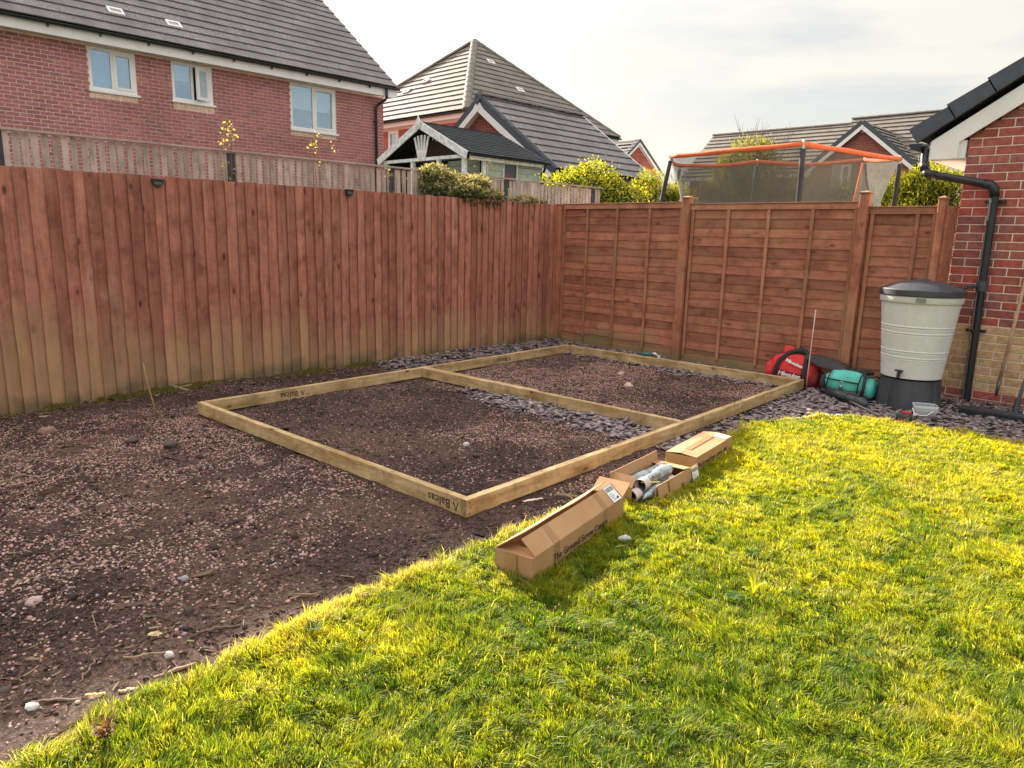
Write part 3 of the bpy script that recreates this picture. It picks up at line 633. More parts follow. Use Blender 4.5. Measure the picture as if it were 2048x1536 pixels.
# ------------------------------------------------------------------ right fence: waney lap panels between posts
lf = empty('lap_panel_fence', (2.3, .02, 0), 'brown lap-panel fence with upright battens and capped posts across the far end', 'fence')
def lapboard(x0, x1, z, w, wav, parent):
    n = 26; L = x1-x0; ph = random.uniform(0, 50); m = MB()
    for i in range(n+1):
        s = L*i/n; q = wav*(vnoise(s*4+ph, 0, 5)-.5)*2+wav*.6*(vnoise(s*13+ph, 3, 6)-.5)*2; q = float(q)
        m.v += [(s, -.013, q), (s, -.004, w), (s, .002, w), (s, -.005, q)]
    for i in range(n):
        b = i*4; m.f += [(b+j, b+4+j, b+4+(j+1) % 4, b+(j+1) % 4) for j in range(4)]
    m.f += [(0, 1, 2, 3), (n*4+3, n*4+2, n*4+1, n*4)]; m.m = [0]*len(m.f)
    m.build('lap_board', M_['lap'], parent, M=Matrix.Translation((x0, .022, z)))
def panel(x0, x1, ztop, battens, lowz, wav, first):
    top = bar('fence_panel', (x0, .003, ztop-.03), (x1, .003, ztop-.03), .060, .024, (0, 0, 1), M_['batten'], lf)
    WM[top] = WM[top]
    m = MB()
    bar('gravel_board', (x0, .016, lowz+.06), (x1, .016, lowz+.06), .12, .022, (0, 0, 1), M_['batten'], top)
    bar('capping', (x0, .008, ztop+.006), (x1, .008, ztop+.006), .012, .052, (0, 0, 1), M_['batten'], top)
    z = ztop-.155; 
    while z > lowz+.04:
        h = random.uniform(.094, .106); lapboard(x0-.012, x1+.012, z, h+.024, wav if random.random() < .5 else wav*.35, top); z -= h*.93 if first else h
    for b in battens: bar('batten', (b, -.002, lowz+.10), (b, -.002, ztop-.062), .034, .020, (1, 0, 0), M_['batten'], top)
panel(.085, 1.893, 1.815, [.105, .49, .955, 1.43, 1.865], -.03, .008, True)
panel(1.983, 3.820, 1.795, [2.012, 2.45, 2.91, 3.37, 3.79], -.03, .004, False)
panel(3.910, 4.50, 1.745, [3.942, 4.335, 4.475], -.03, .002, False)
for x, zt in ((1.938, 1.862), (3.865, 1.875), (4.53, 1.815)):
    bar('post', (x, -.012, -.15), (x, -.012, zt), .085 if x < 4 else .06, .095, (1, 0, 0), M_['post'], lf, ch=.004)
    m = MB(); q = .056 if x < 4 else .038; m.box((x-q, -.07, zt+.001), (x+q, .046, zt+.012)); m.add([(x-q, -.07, zt+.0125), (x+q, -.07, zt+.0125), (x+q, .046, zt+.0125), (x-q, .046, zt+.0125), (x, -.012, zt+.030)], [(0, 1, 4), (1, 2, 4), (2, 3, 4), (3, 0, 4)]); m.build('post_cap', M_['batten'], lf)

m = MB(); m.box((4.562, -.01, -.05), (4.582, .286, 1.76)); m.build('added_sun_stop', M_['post'], lf)  # added board: keeps sun from leaking past the fence end onto the slate
# ------------------------------------------------------------------ timber frame on the ground
ZT, HH, TH = .078, .096, .045
tf = empty('timber_frame', (2.2, -2.8, G), 'rectangular base frame of pale treated timber with a cross beam lying on the soil', 'timber frame')
e1 = Vector((FC, FS, 0)); e2 = Vector((-FS, FC, 0)); A = Vector((FA[0], FA[1], 0)); Wd, Ln = 2.977, 4.702
def tim(name, a, b, w=HH, z=ZT):
    p0 = A+e1*a[0]+e2*a[1]; p1 = A+e1*b[0]+e2*b[1]; p0.z = p1.z = z-w/2
    return bar(name, p0, p1, w, TH, (0, 0, 1), M_['timber'], tf, ch=.0025)
t2 = TH/2
near_t = tim('timber', (t2-TH/2+.0, t2), (Wd-TH-.001, t2))
far_t = tim('timber', (TH+.001, Ln-t2), (Wd-TH-.001, Ln-t2))
left_a = tim('timber', (t2, TH+.001), (t2, 2.38)); left_b = tim('timber', (t2+.003, 2.383), (t2+.003, Ln))
right_t = tim('timber', (Wd-t2, 0), (Wd-t2, Ln))
vm_ = 2.30
mid_t = tim('timber', (TH+.004, vm_), (Wd-TH-.002, vm_-.0), z=ZT-.001)
mid_u = tim('timber', (TH+.004, vm_+TH+.0015), (1.5, vm_+TH+.0015), z=ZT-.004)
m = MB(); q0 = A+e1*(Wd-t2)-e2*.0012; q0.z = ZT-HH+.003
m.prism([q0-e1*(t2-.003), q0+e1*(t2-.003), q0+e1*(t2-.003)+Vector((0, 0, HH-.006)), q0-e1*(t2-.003)+Vector((0, 0, HH-.006))], e2*.0006); m.build('end_grain', M_['timber_end'], right_t)
for k in range(3):
    m = MB(); c0 = A+e1*(Wd+.0006)+e2*(.022+.006*(k == 1)); c0.z = ZT-.018-.030*k; m.tube([c0-e1*.002, c0+e1*.0004], .0042, 10); m.build('screw_head', M_['ink'], right_t)
def text(body, size, o, xa, ya, mat, parent, name='lettering', align='LEFT', shear=0, depth=.0006, spacing=1.0, bold=0.0):
    cu_ = bpy.data.curves.new('t', 'FONT'); cu_.body = body; cu_.size = size; cu_.extrude = depth; cu_.align_x = align; cu_.shear = shear; cu_.space_character = spacing; cu_.resolution_u = 2; cu_.offset = bold
    to = bpy.data.objects.new('t', cu_); COL.objects.link(to); dg = bpy.context.evaluated_depsgraph_get(); dg.update()
    me = bpy.data.meshes.new_from_object(to.evaluated_get(dg)); bpy.data.objects.remove(to); me.materials.clear(); me.materials.append(mat)
    xa = Vector(xa).normalized(); ya = Vector(ya).normalized(); za = xa.cross(ya)
    M = frame_m(o, xa, ya, za); me.transform(WM[parent].inverted() @ M)
    ob = bpy.data.objects.new(name, me); COL.objects.link(ob); ob.parent = parent; WM[ob] = WM[parent].copy(); return ob
def logo(o, xa, ya, s, mat, parent):
    o = Vector(o); xa = Vector(xa).normalized(); ya = Vector(ya).normalized(); n = xa.cross(ya); m = MB(); t_ = s*.1
    for a, b in (((0, 0), (.28, .9)), ((.28, .9), (.62, .05)), ((.62, .05), (.62, .35))):
        p = o+xa*a[0]*s+ya*a[1]*s; q = o+xa*b[0]*s+ya*b[1]*s; d = (q-p).normalized(); w = n.cross(d)*t_*.5
        m.prism([p-w, q-w, q+w, p+w], n*.0006)
    m.build('logo', mat, parent)
up = Vector((0, 0, 1))
# near timber: outer face, upside down, logo at the right end
o_ = A+e1*(Wd-TH-.075)-e2*.0008; o_.z = ZT-.030
text('Balcas', .068, o_, -e1, -up, M_['ink'], near_t, spacing=1.05, bold=.0006); o2 = A+e1*(Wd-TH-.018)-e2*.0008; o2.z = ZT-.030; logo(o2, -e1, -up, .052, M_['ink'], near_t)
# left timber: inner face, twice
for v, par in ((.86, left_a), (3.55, left_b)):
    o_ = A+e1*(TH+.0012)+e2*v; o_.z = ZT-.028; o_ += e1*(.003 if par is left_b else 0)
    text('Balcas', .066, o_, -e2, -up, M_['ink'], par, spacing=1.05, bold=.0006); logo(o_+e2*.062, -e2, -up, .052, M_['ink'], par)
    o3 = o_-e2*.30; o3.z = ZT-.040; text('C24 CE', .026, o3, -e2, -up, simple('faint_ink', (.25, .16, .08), .8), par)

# ------------------------------------------------------------------ bricks, tiles, windows
BR = MB(); c_ = .004
def frustum_brick(lx=.215, d=.03, h=.065, ch=.0035):
    m = MB(); x, z = lx/2, h/2
    m.v = [(-x, d/2, -z), (x, d/2, -z), (x, d/2, z), (-x, d/2, z), (-x, -d/2+ch, -z), (x, -d/2+ch, -z), (x, -d/2+ch, z), (-x, -d/2+ch, z), (-x+ch, -d/2, -z+ch), (x-ch, -d/2, -z+ch), (x-ch, -d/2, z-ch), (-x+ch, -d/2, z-ch)]
    m.f = [(0, 1, 2, 3)]+[(a, (a+1) % 4, 4+(a+1) % 4, 4+a)[::-1] for a in range(4)]+[(4+a, 4+(a+1) % 4, 8+(a+1) % 4, 8+a)[::-1] for a in range(4)]+[(11, 10, 9, 8)[::-1]]
    m.m = [0]*len(m.f); return m
_bm = {}
def brick_mesh(mat):
    if mat not in _bm:
        f = frustum_brick(); me = bpy.data.meshes.new('brick'); me.from_pydata(f.v, [], f.f); me.materials.append(M_[mat]); bm = bmesh.new(); bm.from_mesh(me); bmesh.ops.recalc_face_normals(bm, faces=bm.faces); bm.to_mesh(me); bm.free(); _bm[mat] = me
    return _bm[mat]
def bricks(root, O, U, Nn, width, z0, z1, inside=None, holes=(), maxobj=300, matfn=lambda z: 'brick', proud=.0, stuffmin=0, rowlock=()):
    """stretcher-bond brickwork on the plane through O with right vector U and outward normal Nn; single bricks nearest the camera, the rest joined"""
    O = Vector(O); U = Vector(U); Nn = Vector(Nn); items = []; k = 0
    while z0+k*.075+.065 <= z1+.01:
        z = z0+k*.075; u = -.1125*(k % 2)
        while u < width:
            a, b = max(u, 0), min(u+.215, width)
            segs = [(a, b)]
            for (h0, h1, g0, g1) in holes:
                if z+.0325 > g0 and z+.0325 < g1:
                    ns = []
                    for (s, e) in segs:
                        if e <= h0 or s >= h1: ns.append((s, e))
                        else:
                            if s < h0-.02: ns.append((s, h0-.004))
                            if e > h1+.02: ns.append((h1+.004, e))
                    segs = ns
            for (s, e) in segs:
                if e-s > .025 and (inside is None or inside((s+e)/2, z+.0325)): items.append(((s+e)/2, z+.0325, e-s))
            u += .225
        k += 1
    def key(i):
        P = O+U*i[0]; P.z = O.z+i[1]; return ((P-CAM).length if inview(P, 30) else 1e6)
    items.sort(key=key); jm = {}
    for n_, (u, z, l) in enumerate(items):
        P = O+U*u+Nn*(random.uniform(-.0012, .0012)-.015+proud); P.z = O.z+z
        mt = matfn(O.z+z)
        if n_ < maxobj and key((u, z, l)) < 1e5:
            o = bpy.data.objects.new('brick', brick_mesh(mt)); COL.objects.link(o); o.parent = root
            M = frame_m(P, U*(l/.215), -Nn, Vector((0, 0, 1))); o.matrix_local = WM[root].inverted() @ M
        else:
            m = jm.setdefault(mt, MB()); m.obox(P-U*(l/2)+Nn*.015-Vector((0, 0, .0325)), U*l, -Nn*.03, (0, 0, .065))
    for mt, m in jm.items():
        o = m.build('brickwork', M_[mt], root); o['kind'] = 'stuff'
def clip_poly(poly, a, b, c):      # keep a*x+b*y<=c
    out_ = []
    for i in range(len(poly)):
        p, q = poly[i], poly[(i+1) % len(poly)]; dp = a*p[0]+b*p[1]-c; dq = a*q[0]+b*q[1]-c
        if dp <= 0: out_.append(p)
        if (dp < 0 < dq) or (dq < 0 < dp): t = dp/(dp-dq); out_.append((p[0]+(q[0]-p[0])*t, p[1]+(q[1]-p[1])*t))
    return out_
def roof(root, O, U, S, width, slope, clips=(), mat='tile', gauge=.345, tw=.33, maxobj=300, thick=.024, lift=.034, seed=0, name='roof_tile', under=True):
    """tiled slope: O eave corner, U along the eave, S up the slope (unit); clips = half planes a*u+b*s<=c in metres"""
    O = Vector(O); U = Vector(U).normalized(); S = Vector(S).normalized(); Nn = U.cross(S).normalized(); Nn = Nn if Nn.z > 0 else -Nn
    rs = random.Random(seed); full = MB(); w, g = tw-.003, gauge+.03
    def wedge(poly, s0, m, off=(0, 0)):
        n = len(poly); top = []; bot = []
        for (u, s) in poly:
            hN = lift*(1-(s-s0)/g)+.010; top.append((u-off[0], s-off[1], hN)); bot.append((u-off[0], s-off[1], hN-thick))
        m.add(top+bot, [tuple(range(n)), tuple(range(n, 2*n))[::-1]]+[((i+1) % n, i, n+i, n+(i+1) % n) for i in range(n)])
    unit = MB(); wedge([(0, 0), (w, 0), (w, g), (0, g)], 0, unit)
    ume = bpy.data.meshes.new(name); ume.from_pydata(unit.v, [], unit.f); ume.materials.append(M_[mat])
    items = []; k = 0
    while k*gauge < slope:
        s0 = k*gauge-.0; u = -(tw/2)*(k % 2)-.0
        while u < width:
            poly = [(max(u, 0), s0), (min(u+w, width), s0), (min(u+w, width), min(s0+g, slope+.02)), (max(u, 0), min(s0+g, slope+.02))]
            isfull = u >= 0 and u+w <= width and s0+g <= slope+.02
            if poly[1][0]-poly[0][0] > .03:
                for (a, b, c) in clips:
                    n0 = len(poly); q = clip_poly(poly, a, b, c)
                    if len(q) != n0 or any(abs(x[0]-y[0])+abs(x[1]-y[1]) > 1e-9 for x, y in zip(q, poly)): isfull = False
                    poly = q
                    if len(poly) < 3: break
                if len(poly) >= 3:
                    cu2 = sum(p[0] for p in poly)/len(poly); cs = sum(p[1] for p in poly)/len(poly); P = O+U*cu2+S*cs
                    items.append(((P-CAM).length if inview(P, 20) else 1e6, u, s0, poly, isfull))
            u += tw
        k += 1
    items.sort(key=lambda i: i[0]); jm = MB(); T4 = frame_m(O, U, S, Nn)
    flip = U.cross(S).dot(Nn) < 0
    for n_, (d, u, s0, poly, isfull) in enumerate(items):
        j = rs.uniform(-.0015, .0015)
        if n_ < maxobj and d < 1e5:
            if isfull: me = ume; M = T4 @ Matrix.Translation((u, s0, j))
            else:
                q = MB(); wedge(poly, s0, q); me = bpy.data.meshes.new(name); me.from_pydata(q.v, [], q.f); me.materials.append(M_[mat]); M = T4 @ Matrix.Translation((0, 0, j))
            o = bpy.data.objects.new(name, me); COL.objects.link(o); o.parent = root; o.matrix_local = WM[root].inverted() @ M
        else: wedge(poly, s0, jm)
    if jm.v:
        me = bpy.data.meshes.new(name+'s'); me.from_pydata(jm.v, [], jm.f); me.materials.append(M_[mat]); me.transform(WM[root].inverted() @ T4)
        o = bpy.data.objects.new('roof_tiling', me); COL.objects.link(o); o.parent = root; o['kind'] = 'stuff'
    if under:
        poly = [(0, 0.02), (width, 0.02), (width, slope), (0, slope)]
        for (a, b, c) in clips:
            if len(poly) > 2: poly = clip_poly(poly, a, b, c-.01)
        if len(poly) > 2:
            m = MB(); m.prism([O+U*p[0]+S*p[1]-Nn*.022 for p in poly], -Nn*.05); m.build('roof_deck', M_['dark'], root)
def ridge(root, P, Q, r=.11, n=None, mat='tile2', name='ridge_tile', seg=.42):
    P = Vector(P); Q = Vector(Q); L = (Q-P).length; d = (Q-P)/L; k = max(1, int(L/seg)); s = L/k
    side = d.cross(Vector((0, 0, 1))).normalized(); upv = side.cross(d); m = MB()
    for t0, t1, rr in ((0, s+.02, r), ):
        a = []
        for q in range(9):
            an = math.pi*(q/8)*1.0; a.append((rr*math.cos(an), rr*.75*math.sin(an)))
        m.v = [(t0, y, z) for y, z in a]+[(t1, y*.96, z*.92) for y, z in a]; m.f = [(i, i+1, 10+i, 9+i) for i in range(8)]+[tuple(range(9))[::-1], tuple(range(9, 18))]; m.m = [0]*len(m.f)
    me = bpy.data.meshes.new(name); me.from_pydata(m.v, [], m.f); me.materials.append(M_[mat]); 
    for i in range(k):
        o = bpy.data.objects.new(name, me); COL.objects.link(o); o.parent = root; o.matrix_local = WM[root].inverted() @ frame_m(P+d*(i*s), d, side, upv)
def window(root, O, U, Nn, w, h, opens=None, lights=2, inner='blind', mull=.055, sill=True, recess=.05, casement=1, room='room', blindh=.45):
    """O = lower-left corner on the wall face seen from outside; U to the right; Nn outward"""
    O = Vector(O); U = Vector(U).normalized(); Nn = Vector(Nn); Z = Vector((0, 0, 1)); f = .06
    wm = MB(); d = .06
    def rect(m, u0, u1, z0, z1, n0, n1): m.obox(O+U*u0+Z*z0+Nn*n0, U*(u1-u0), Nn*(n1-n0), Z*(z1-z0))
    n1 = -recess+.03; n0 = n1-d
    rect(wm, 0, w, 0, f, n0, n1); rect(wm, 0, w, h-f, h, n0, n1); rect(wm, 0, f, f, h-f, n0, n1); rect(wm, w-f, w, f, h-f, n0, n1)
    cw = w/lights
    for i in range(1, lights): rect(wm, cw*i-mull/2, cw*i+mull/2, f, h-f, n0, n1)
    win = wm.build('window', M_['white'], root)
    for i in range(lights):
        a = (f if i == 0 else cw*i+mull/2); b = (w-f if i == lights-1 else cw*(i+1)-mull/2)
        g0 = a; g1 = b; z0 = f; z1 = h-f
        if i == casement:
            s = MB(); ss = .05
            if opens:
                hinge = O+U*b+Nn*(n1); ang = opens; dU = -U*math.cos(ang)+Nn*math.sin(ang); W2 = b-a; nN = dU.cross(Z); 
                def r2(u0, u1, q0, q1): s.obox(hinge+dU*u0+Z*q0-nN*.0, dU*(u1-u0), nN*.04, Z*(q1-q0))
                r2(0, W2, z0, z0+ss+.02); r2(0, W2, z1-ss-.02, z1); r2(0, ss+.02, z0+ss+.02, z1-ss-.02); r2(W2-ss-.02, W2, z0+ss+.02, z1-ss-.02)
                c = s.build('casement', M_['white'], win); gm = MB(); gm.obox(hinge+dU*(ss+.02)+Z*(z0+ss+.02)+nN*.018, dU*(W2-2*ss-.04), nN*.006, Z*(z1-z0-2*ss-.04)); gm.build('pane', M_['glass'], win)
                gm = MB(); gm.obox(hinge+dU*(ss+.02)+Z*(z0+ss+.02)+nN*.012, dU*(W2-2*ss-.04), nN*.001, Z*(z1-z0-2*ss-.04)); gm.build('frosting', simple('frosted_pane', (.42, .52, .56), .6), win)
                dm = MB(); rect(dm, a, b, z0, z1, n0-.10, n0-.08); dm.build('room', M_['dark'], win); continue
            rect(s, a, b, z0, z0+ss, n1-.03, n1+.012); rect(s, a, b, z1-ss, z1, n1-.03, n1+.012); rect(s, a, a+ss, z0+ss, z1-ss, n1-.03, n1+.012); rect(s, b-ss, b, z0+ss, z1-ss, n1-.03, n1+.012)
            s.build('casement', M_['white'], win); g0, g1, z0, z1 = a+ss, b-ss, f+ss, h-f-ss
        gm = MB(); rect(gm, g0, g1, z0, z1, n1-.03, n1-.024); gm.build('pane', M_['glass'], win)
        rm = MB(); rect(rm, a-.02, b+.02, f-.02, h-f+.02, n0-.20, n0-.18); rm.build('room', M_[room], win)
        if inner in ('blind', 'half', 'plant'):
            bh = (z1-z0)*(1 if inner == 'blind' else blindh); bm_ = MB(); k = max(3, int(bh/.05))
            for q in range(k):
                zz = z1-bh*(q+1)/k; bm_.obox(O+U*(g0-.01)+Z*(zz+.003)+Nn*(n0-.05-.004*(q % 2)), U*(g1-g0+.02), Nn*.004, Z*(bh/k-.004))
            bm_.build('blind', M_['curtain'], win)
    if sill:
        sm = MB(); rect(sm, -.03, w+.05, -.045, -.002, -.03, .035); sm.build('sill', M_['white'], win)
    return win
def wall_holes(root, O, U, Nn, width, z0, z1, holes, mat, thick=.25, name='wall', back=.006):
    O = Vector(O); U = Vector(U); Nn = Vector(Nn); m = MB()
    us = sorted({0, width, *[h[0] for h in holes], *[h[1] for h in holes]}); zs = sorted({z0, z1, *[h[2] for h in holes], *[h[3] for h in holes]})
    for i in range(len(us)-1):
        for j in range(len(zs)-1):
            uc = (us[i]+us[i+1])/2; zc = (zs[j]+zs[j+1])/2
            if any(h[0] < uc < h[1] and h[2] < zc < h[3] for h in holes): continue
            P = O+U*us[i]-Nn*back; P.z = O.z+zs[j]; m.obox(P, U*(us[i+1]-us[i]), -Nn*thick, (0, 0, zs[j+1]-zs[j]))
    return m.build(name, mat, root)
# ------------------------------------------------------------------ house to the left
th = math.atan(.772); hl = empty('brick_house', (-10.4, -2, 0), 'long red brick house with three white windows behind the pale fence', 'house')
HW = [(6.54, 7.43, 4.07, 4.90), (8.15, 9.03, 4.09, 4.90), (10.93, 12.19, 3.82, 4.90)]
holes = [(a, b, c-.005, d) for a, b, c, d in HW]
wall_holes(hl, (-10.4, -9, 0), (0, 1, 0), (1, 0, 0), 13.65, -.1, 4.92, holes, M_['mortar_l'])
m = MB(); m.box((-17.5, 4.38, -.1), (-10.67, 4.64, 5.0)); m.prism([(-17.5, 4.38, 5.0), (-10.67, 4.38, 5.0), (-14.0, 4.38, 7.6)], (0, .26, 0)); m.build('gable_wall', M_['brick_l'], hl)
bh = [(a, b, c-.155, d) for a, b, c, d in HW]
bricks(hl, (-10.4, -9, 0), (0, 1, 0), (1, 0, 0), 13.65, 2.115, 4.93, holes=bh, matfn=lambda z: 'brick_l')
for a, b, c, d in HW:
    u = a
    while u < b-.03:
        bar('sill_brick', (-10.412, -9+u+.036, c-.157), (-10.412, -9+u+.036, c-.050), .069, .03, (0, 1, 0), M_['buff_l'], hl, ch=.003); u += .0745
window(hl, (-10.4, -9+HW[0][0], HW[0][2]), (0, 1, 0), (1, 0, 0), .89, .82, inner='blind')
window(hl, (-10.4, -9+HW[1][0], HW[1][2]), (0, 1, 0), (1, 0, 0), .88, .80, inner='half', opens=R(22))
w3 = window(hl, (-10.4, -9+HW[2][0], HW[2][2]), (0, 1, 0), (1, 0, 0), 1.26, 1.07, inner='half', blindh=.55)
m = MB(); 
for k in range(11):
    a = -2.6+k*.52; b0 = Vector((-10.62, 2.62, 4.02)); m.prism([b0+Vector((0, -.015, 0)), b0+Vector((0, .015, 0)), b0+Vector((.0, .30*math.sin(a*.8), .05+.24*math.cos(a*.9)))], (.004, 0, 0))
m.lathe([(.05, -.14), (.06, 0)], (-10.62, 2.62, 3.96), 12); m.build('pot_plant', M_['curtain'], w3)
m = MB(); m.box((-10.14, -9, 4.90), (-10.115, 4.90, 5.11)); m.build('fascia', M_['white'], hl)
m = MB(); m.box((-10.415, -9, 4.925), (-10.14, 4.86, 4.94)); m.build('soffit', M_['white'], hl)
def gutter(root, P, Q, out_, r=.055, name='gutter'):
    P = Vector(P); Q = Vector(Q); o = Vector(out_).normalized(); m = MB(); n = 10; d = Q-P; Z = Vector((0, 0, 1)); a = []
    for i in range(n+1): an = math.pi*i/n; a.append(o*(r*math.cos(an))-Z*(r*math.sin(an)))
    b = [v*.88 for v in a[::-1]]; pr = a+b; k = len(pr)
    m.v = [P+v for v in pr]+[Q+v for v in pr]; m.v = [tuple(v) for v in m.v]; m.f = [(i, (i+1) % k, k+(i+1) % k, k+i) for i in range(k)]+[tuple(range(k))[::-1], tuple(range(k, 2*k))]; m.m = [0]*len(m.f)
    g = m.build(name, M_['blackpl'], root); return g
gutter(hl, (-10.055, -9, 5.125), (-10.055, 4.92, 5.125), (1, 0, 0))
m = MB()
for y in np.arange(-8.6, 4.6, .9): m.box((-10.114, y, 5.03), (-10.06, y+.03, 5.10))
m.build('gutter_brackets', M_['blackpl'], hl)['kind'] = 'stuff'
roof(hl, (-10.03, -9, 5.14), (0, 1, 0), (-math.cos(th), 0, math.sin(th)), 13.87, 5.03, mat='tile', seed=3, lift=.032, thick=.022)
roof(hl, (-17.96, -9, 5.14), (0, 1, 0), (math.cos(th), 0, math.sin(th)), 13.87, 5.03, mat='tile', maxobj=0, seed=4)
ridge(hl, (-13.995, -9, 8.20), (-13.995, 4.87, 8.20), r=.12, mat='tile')
m = MB(); m.prism([(-10.03, 4.86, 5.10), (-13.995, 4.86, 8.16), (-13.995, 4.86, 8.00), (-10.24, 4.86, 5.10)], (0, .02, 0)); m.prism([(-17.96, 4.86, 5.10), (-13.995, 4.86, 8.16), (-13.995, 4.86, 8.00), (-17.75, 4.86, 5.10)], (0, .02, 0)); m.build('bargeboard', M_['white'], hl)
def vent(root, P, U, S, w=.30, h=.24, mat=None):
    P = Vector(P); U = Vector(U).normalized(); S = Vector(S).normalized(); n = U.cross(S).normalized(); n = n if n.z > 0 else -n; P = P+n*.05
    m = MB(); 
    for a, b, c, d in ((0, w, 0, .04), (0, w, h-.05, h), (0, .04, .04, h-.05), (w-.04, w, .04, h-.05)): m.obox(P+U*a+S*c, U*(b-a), S*(d-c), n*.035)
    v = m.build('roof_vent', M_['white'], root); m = MB(); m.obox(P+U*.04+S*.04, U*(w-.08), S*(h-.09), n*.012); m.build('grille', M_['lead'], v)
sL = (-math.cos(th), 0, math.sin(th))
vent(hl, (-10.62, -1.93, 5.58), (0, 1, 0), sL); vent(hl, (-10.62, -.77, 5.57), (0, 1, 0), sL)
m = MB(); m.tube([(-10.06, 4.52, 5.08), (-10.06, 4.52, 4.86), (-10.11, 4.50, 4.80), (-10.29, 4.40, 4.69), (-10.34, 4.37, 4.62), (-10.34, 4.36, -.1)], .036, 12)
dpp = m.build('downpipe', M_['blackpl'], hl, smooth=True)
for z in (4.25, 2.95): m = MB(); m.box((-10.388, 4.31, z), (-10.30, 4.41, z+.03)); m.build('pipe_clip', M_['blackpl'], dpp)

# ------------------------------------------------------------------ hip roofed house behind
t_ = math.atan(.825); ct, st_ = math.cos(t_), math.sin(t_)
hh = empty('hip_roof_house', (-15, 12, 0), 'brick house with a tall pyramid-shaped tiled roof in the middle distance', 'house')
m = MB(); m.box((-18.8, 8.48, -.1), (-11.32, 15.9, 5.0)); m.build('wall', M_['mortar_l'], hh)
bricks(hh, (-18.8, 8.46, 0), (1, 0, 0), (0, -1, 0), 7.5, 3.0, 4.9, holes=[(3.42, 3.99, 4.05, 4.86)], matfn=lambda z: 'brick_l', maxobj=120)
bricks(hh, (-11.305, 8.46, 0), (0, 1, 0), (1, 0, 0), 7.45, 4.0, 4.9, matfn=lambda z: 'brick_l', maxobj=60)
for nm_, a, b in (('fascia', (-18.99, 8.20, 4.93), (-11.05, 8.225, 5.09)), ('fascia', (-11.07, 8.226, 4.93), (-11.045, 16.05, 5.09)), ('soffit', (-18.9, 8.23, 4.94), (-11.08, 8.47, 4.955)), ('soffit', (-11.31, 8.48, 4.94), (-11.08, 16.0, 4.955))):
    m = MB(); m.box(a, b); m.build(nm_, M_['white'], hh)
gutter(hh, (-19.1, 8.14, 5.11), (-11.0, 8.14, 5.11), (0, -1, 0)); gutter(hh, (-10.99, 8.15, 5.11), (-10.99, 16.1, 5.11), (1, 0, 0))
w_ = window(hh, (-15.38, 8.44, 4.06), (1, 0, 0), (0, -1, 0), .56, .80, lights=1, casement=0, inner='blind', recess=.0)
sl = 4.05/ct
roof(hh, (-19.1, 8.15, 5.14), (1, 0, 0), (0, ct, st_), 8.1, sl, clips=[(1, ct, 8.1), (-1, ct, 0)], mat='tile2', seed=5, lift=.034, maxobj=150)
roof(hh, (-11.0, 8.15, 5.14), (0, 1, 0), (-ct, 0, st_), 7.95, sl, clips=[(1, ct, 7.95), (-1, ct, 0)], mat='tile2', seed=6, lift=.034, maxobj=150)
roof(hh, (-19.1, 16.1, 5.14), (1, 0, 0), (0, -ct, st_), 8.1, sl, clips=[(1, ct, 8.1), (-1, ct, 0)], mat='tile2', maxobj=0)
roof(hh, (-19.1, 8.15, 5.14), (0, 1, 0), (ct, 0, st_), 7.95, sl, clips=[(1, ct, 7.95), (-1, ct, 0)], mat='tile2', maxobj=0)
for P in ((-11.03, 8.18, 5.125), (-11.03, 16.07, 5.125), (-19.07, 8.18, 5.125)):
    ridge(hh, P, (-15.04, 12.14, 8.45), r=.14)
vent(hh, (-13.77, 11.7, 7.40), (0, 1, 0), (-ct, 0, st_)); vent(hh, (-12.45, 11.9, 6.32), (0, 1, 0), (-ct, 0, st_)); vent(hh, (-15.5, 10.0, 6.65), (1, 0, 0), (0, ct, st_)); vent(hh, (-16.1, 9.6, 6.32), (1, 0, 0), (0, ct, st_))

# ------------------------------------------------------------------ gabled garage in front of it
gg = empty('gabled_garage', (-7.5, 7.5, 0), 'brick garage with dark-edged white bargeboards facing the camera, in front of the pyramid-roofed house', 'garage')
pt = math.atan(.703); pc, ps = math.cos(pt), math.sin(pt)
m = MB(); m.prism([(-9.5, 5.62, -.1), (-5.46, 5.62, -.1), (-5.46, 5.62, 3.15), (-7.48, 5.62, 4.56), (-9.5, 5.62, 3.15)], (0, 3.7, 0)); m.build('wall', M_['mortar_l'], gg)
bricks(gg, (-9.5, 5.60, 0), (1, 0, 0), (0, -1, 0), 4.04, 2.2, 4.56, inside=lambda u, z: z < 3.13+(2.02-abs(u-2.02))*.703-.02, matfn=lambda z: 'brick', maxobj=220)
roof(gg, (-4.85, 5.45, 2.90), (0, 1, 0), (-pc, 0, ps), 4.02, 2.63/pc, mat='tile', seed=8, lift=.036, thick=.022)
roof(gg, (-10.11, 5.45, 2.90), (0, 1, 0), (pc, 0, ps), 4.02, 2.63/pc, mat='tile', seed=9, lift=.036, thick=.022, maxobj=40)
ridge(gg, (-7.48, 5.46, 4.79), (-7.48, 9.47, 4.79), r=.12, mat='tile')
S_r = Vector((-pc, 0, ps)); S_l = Vector((pc, 0, ps)); n_r = Vector((ps, 0, pc)); n_l = Vector((-ps, 0, pc))
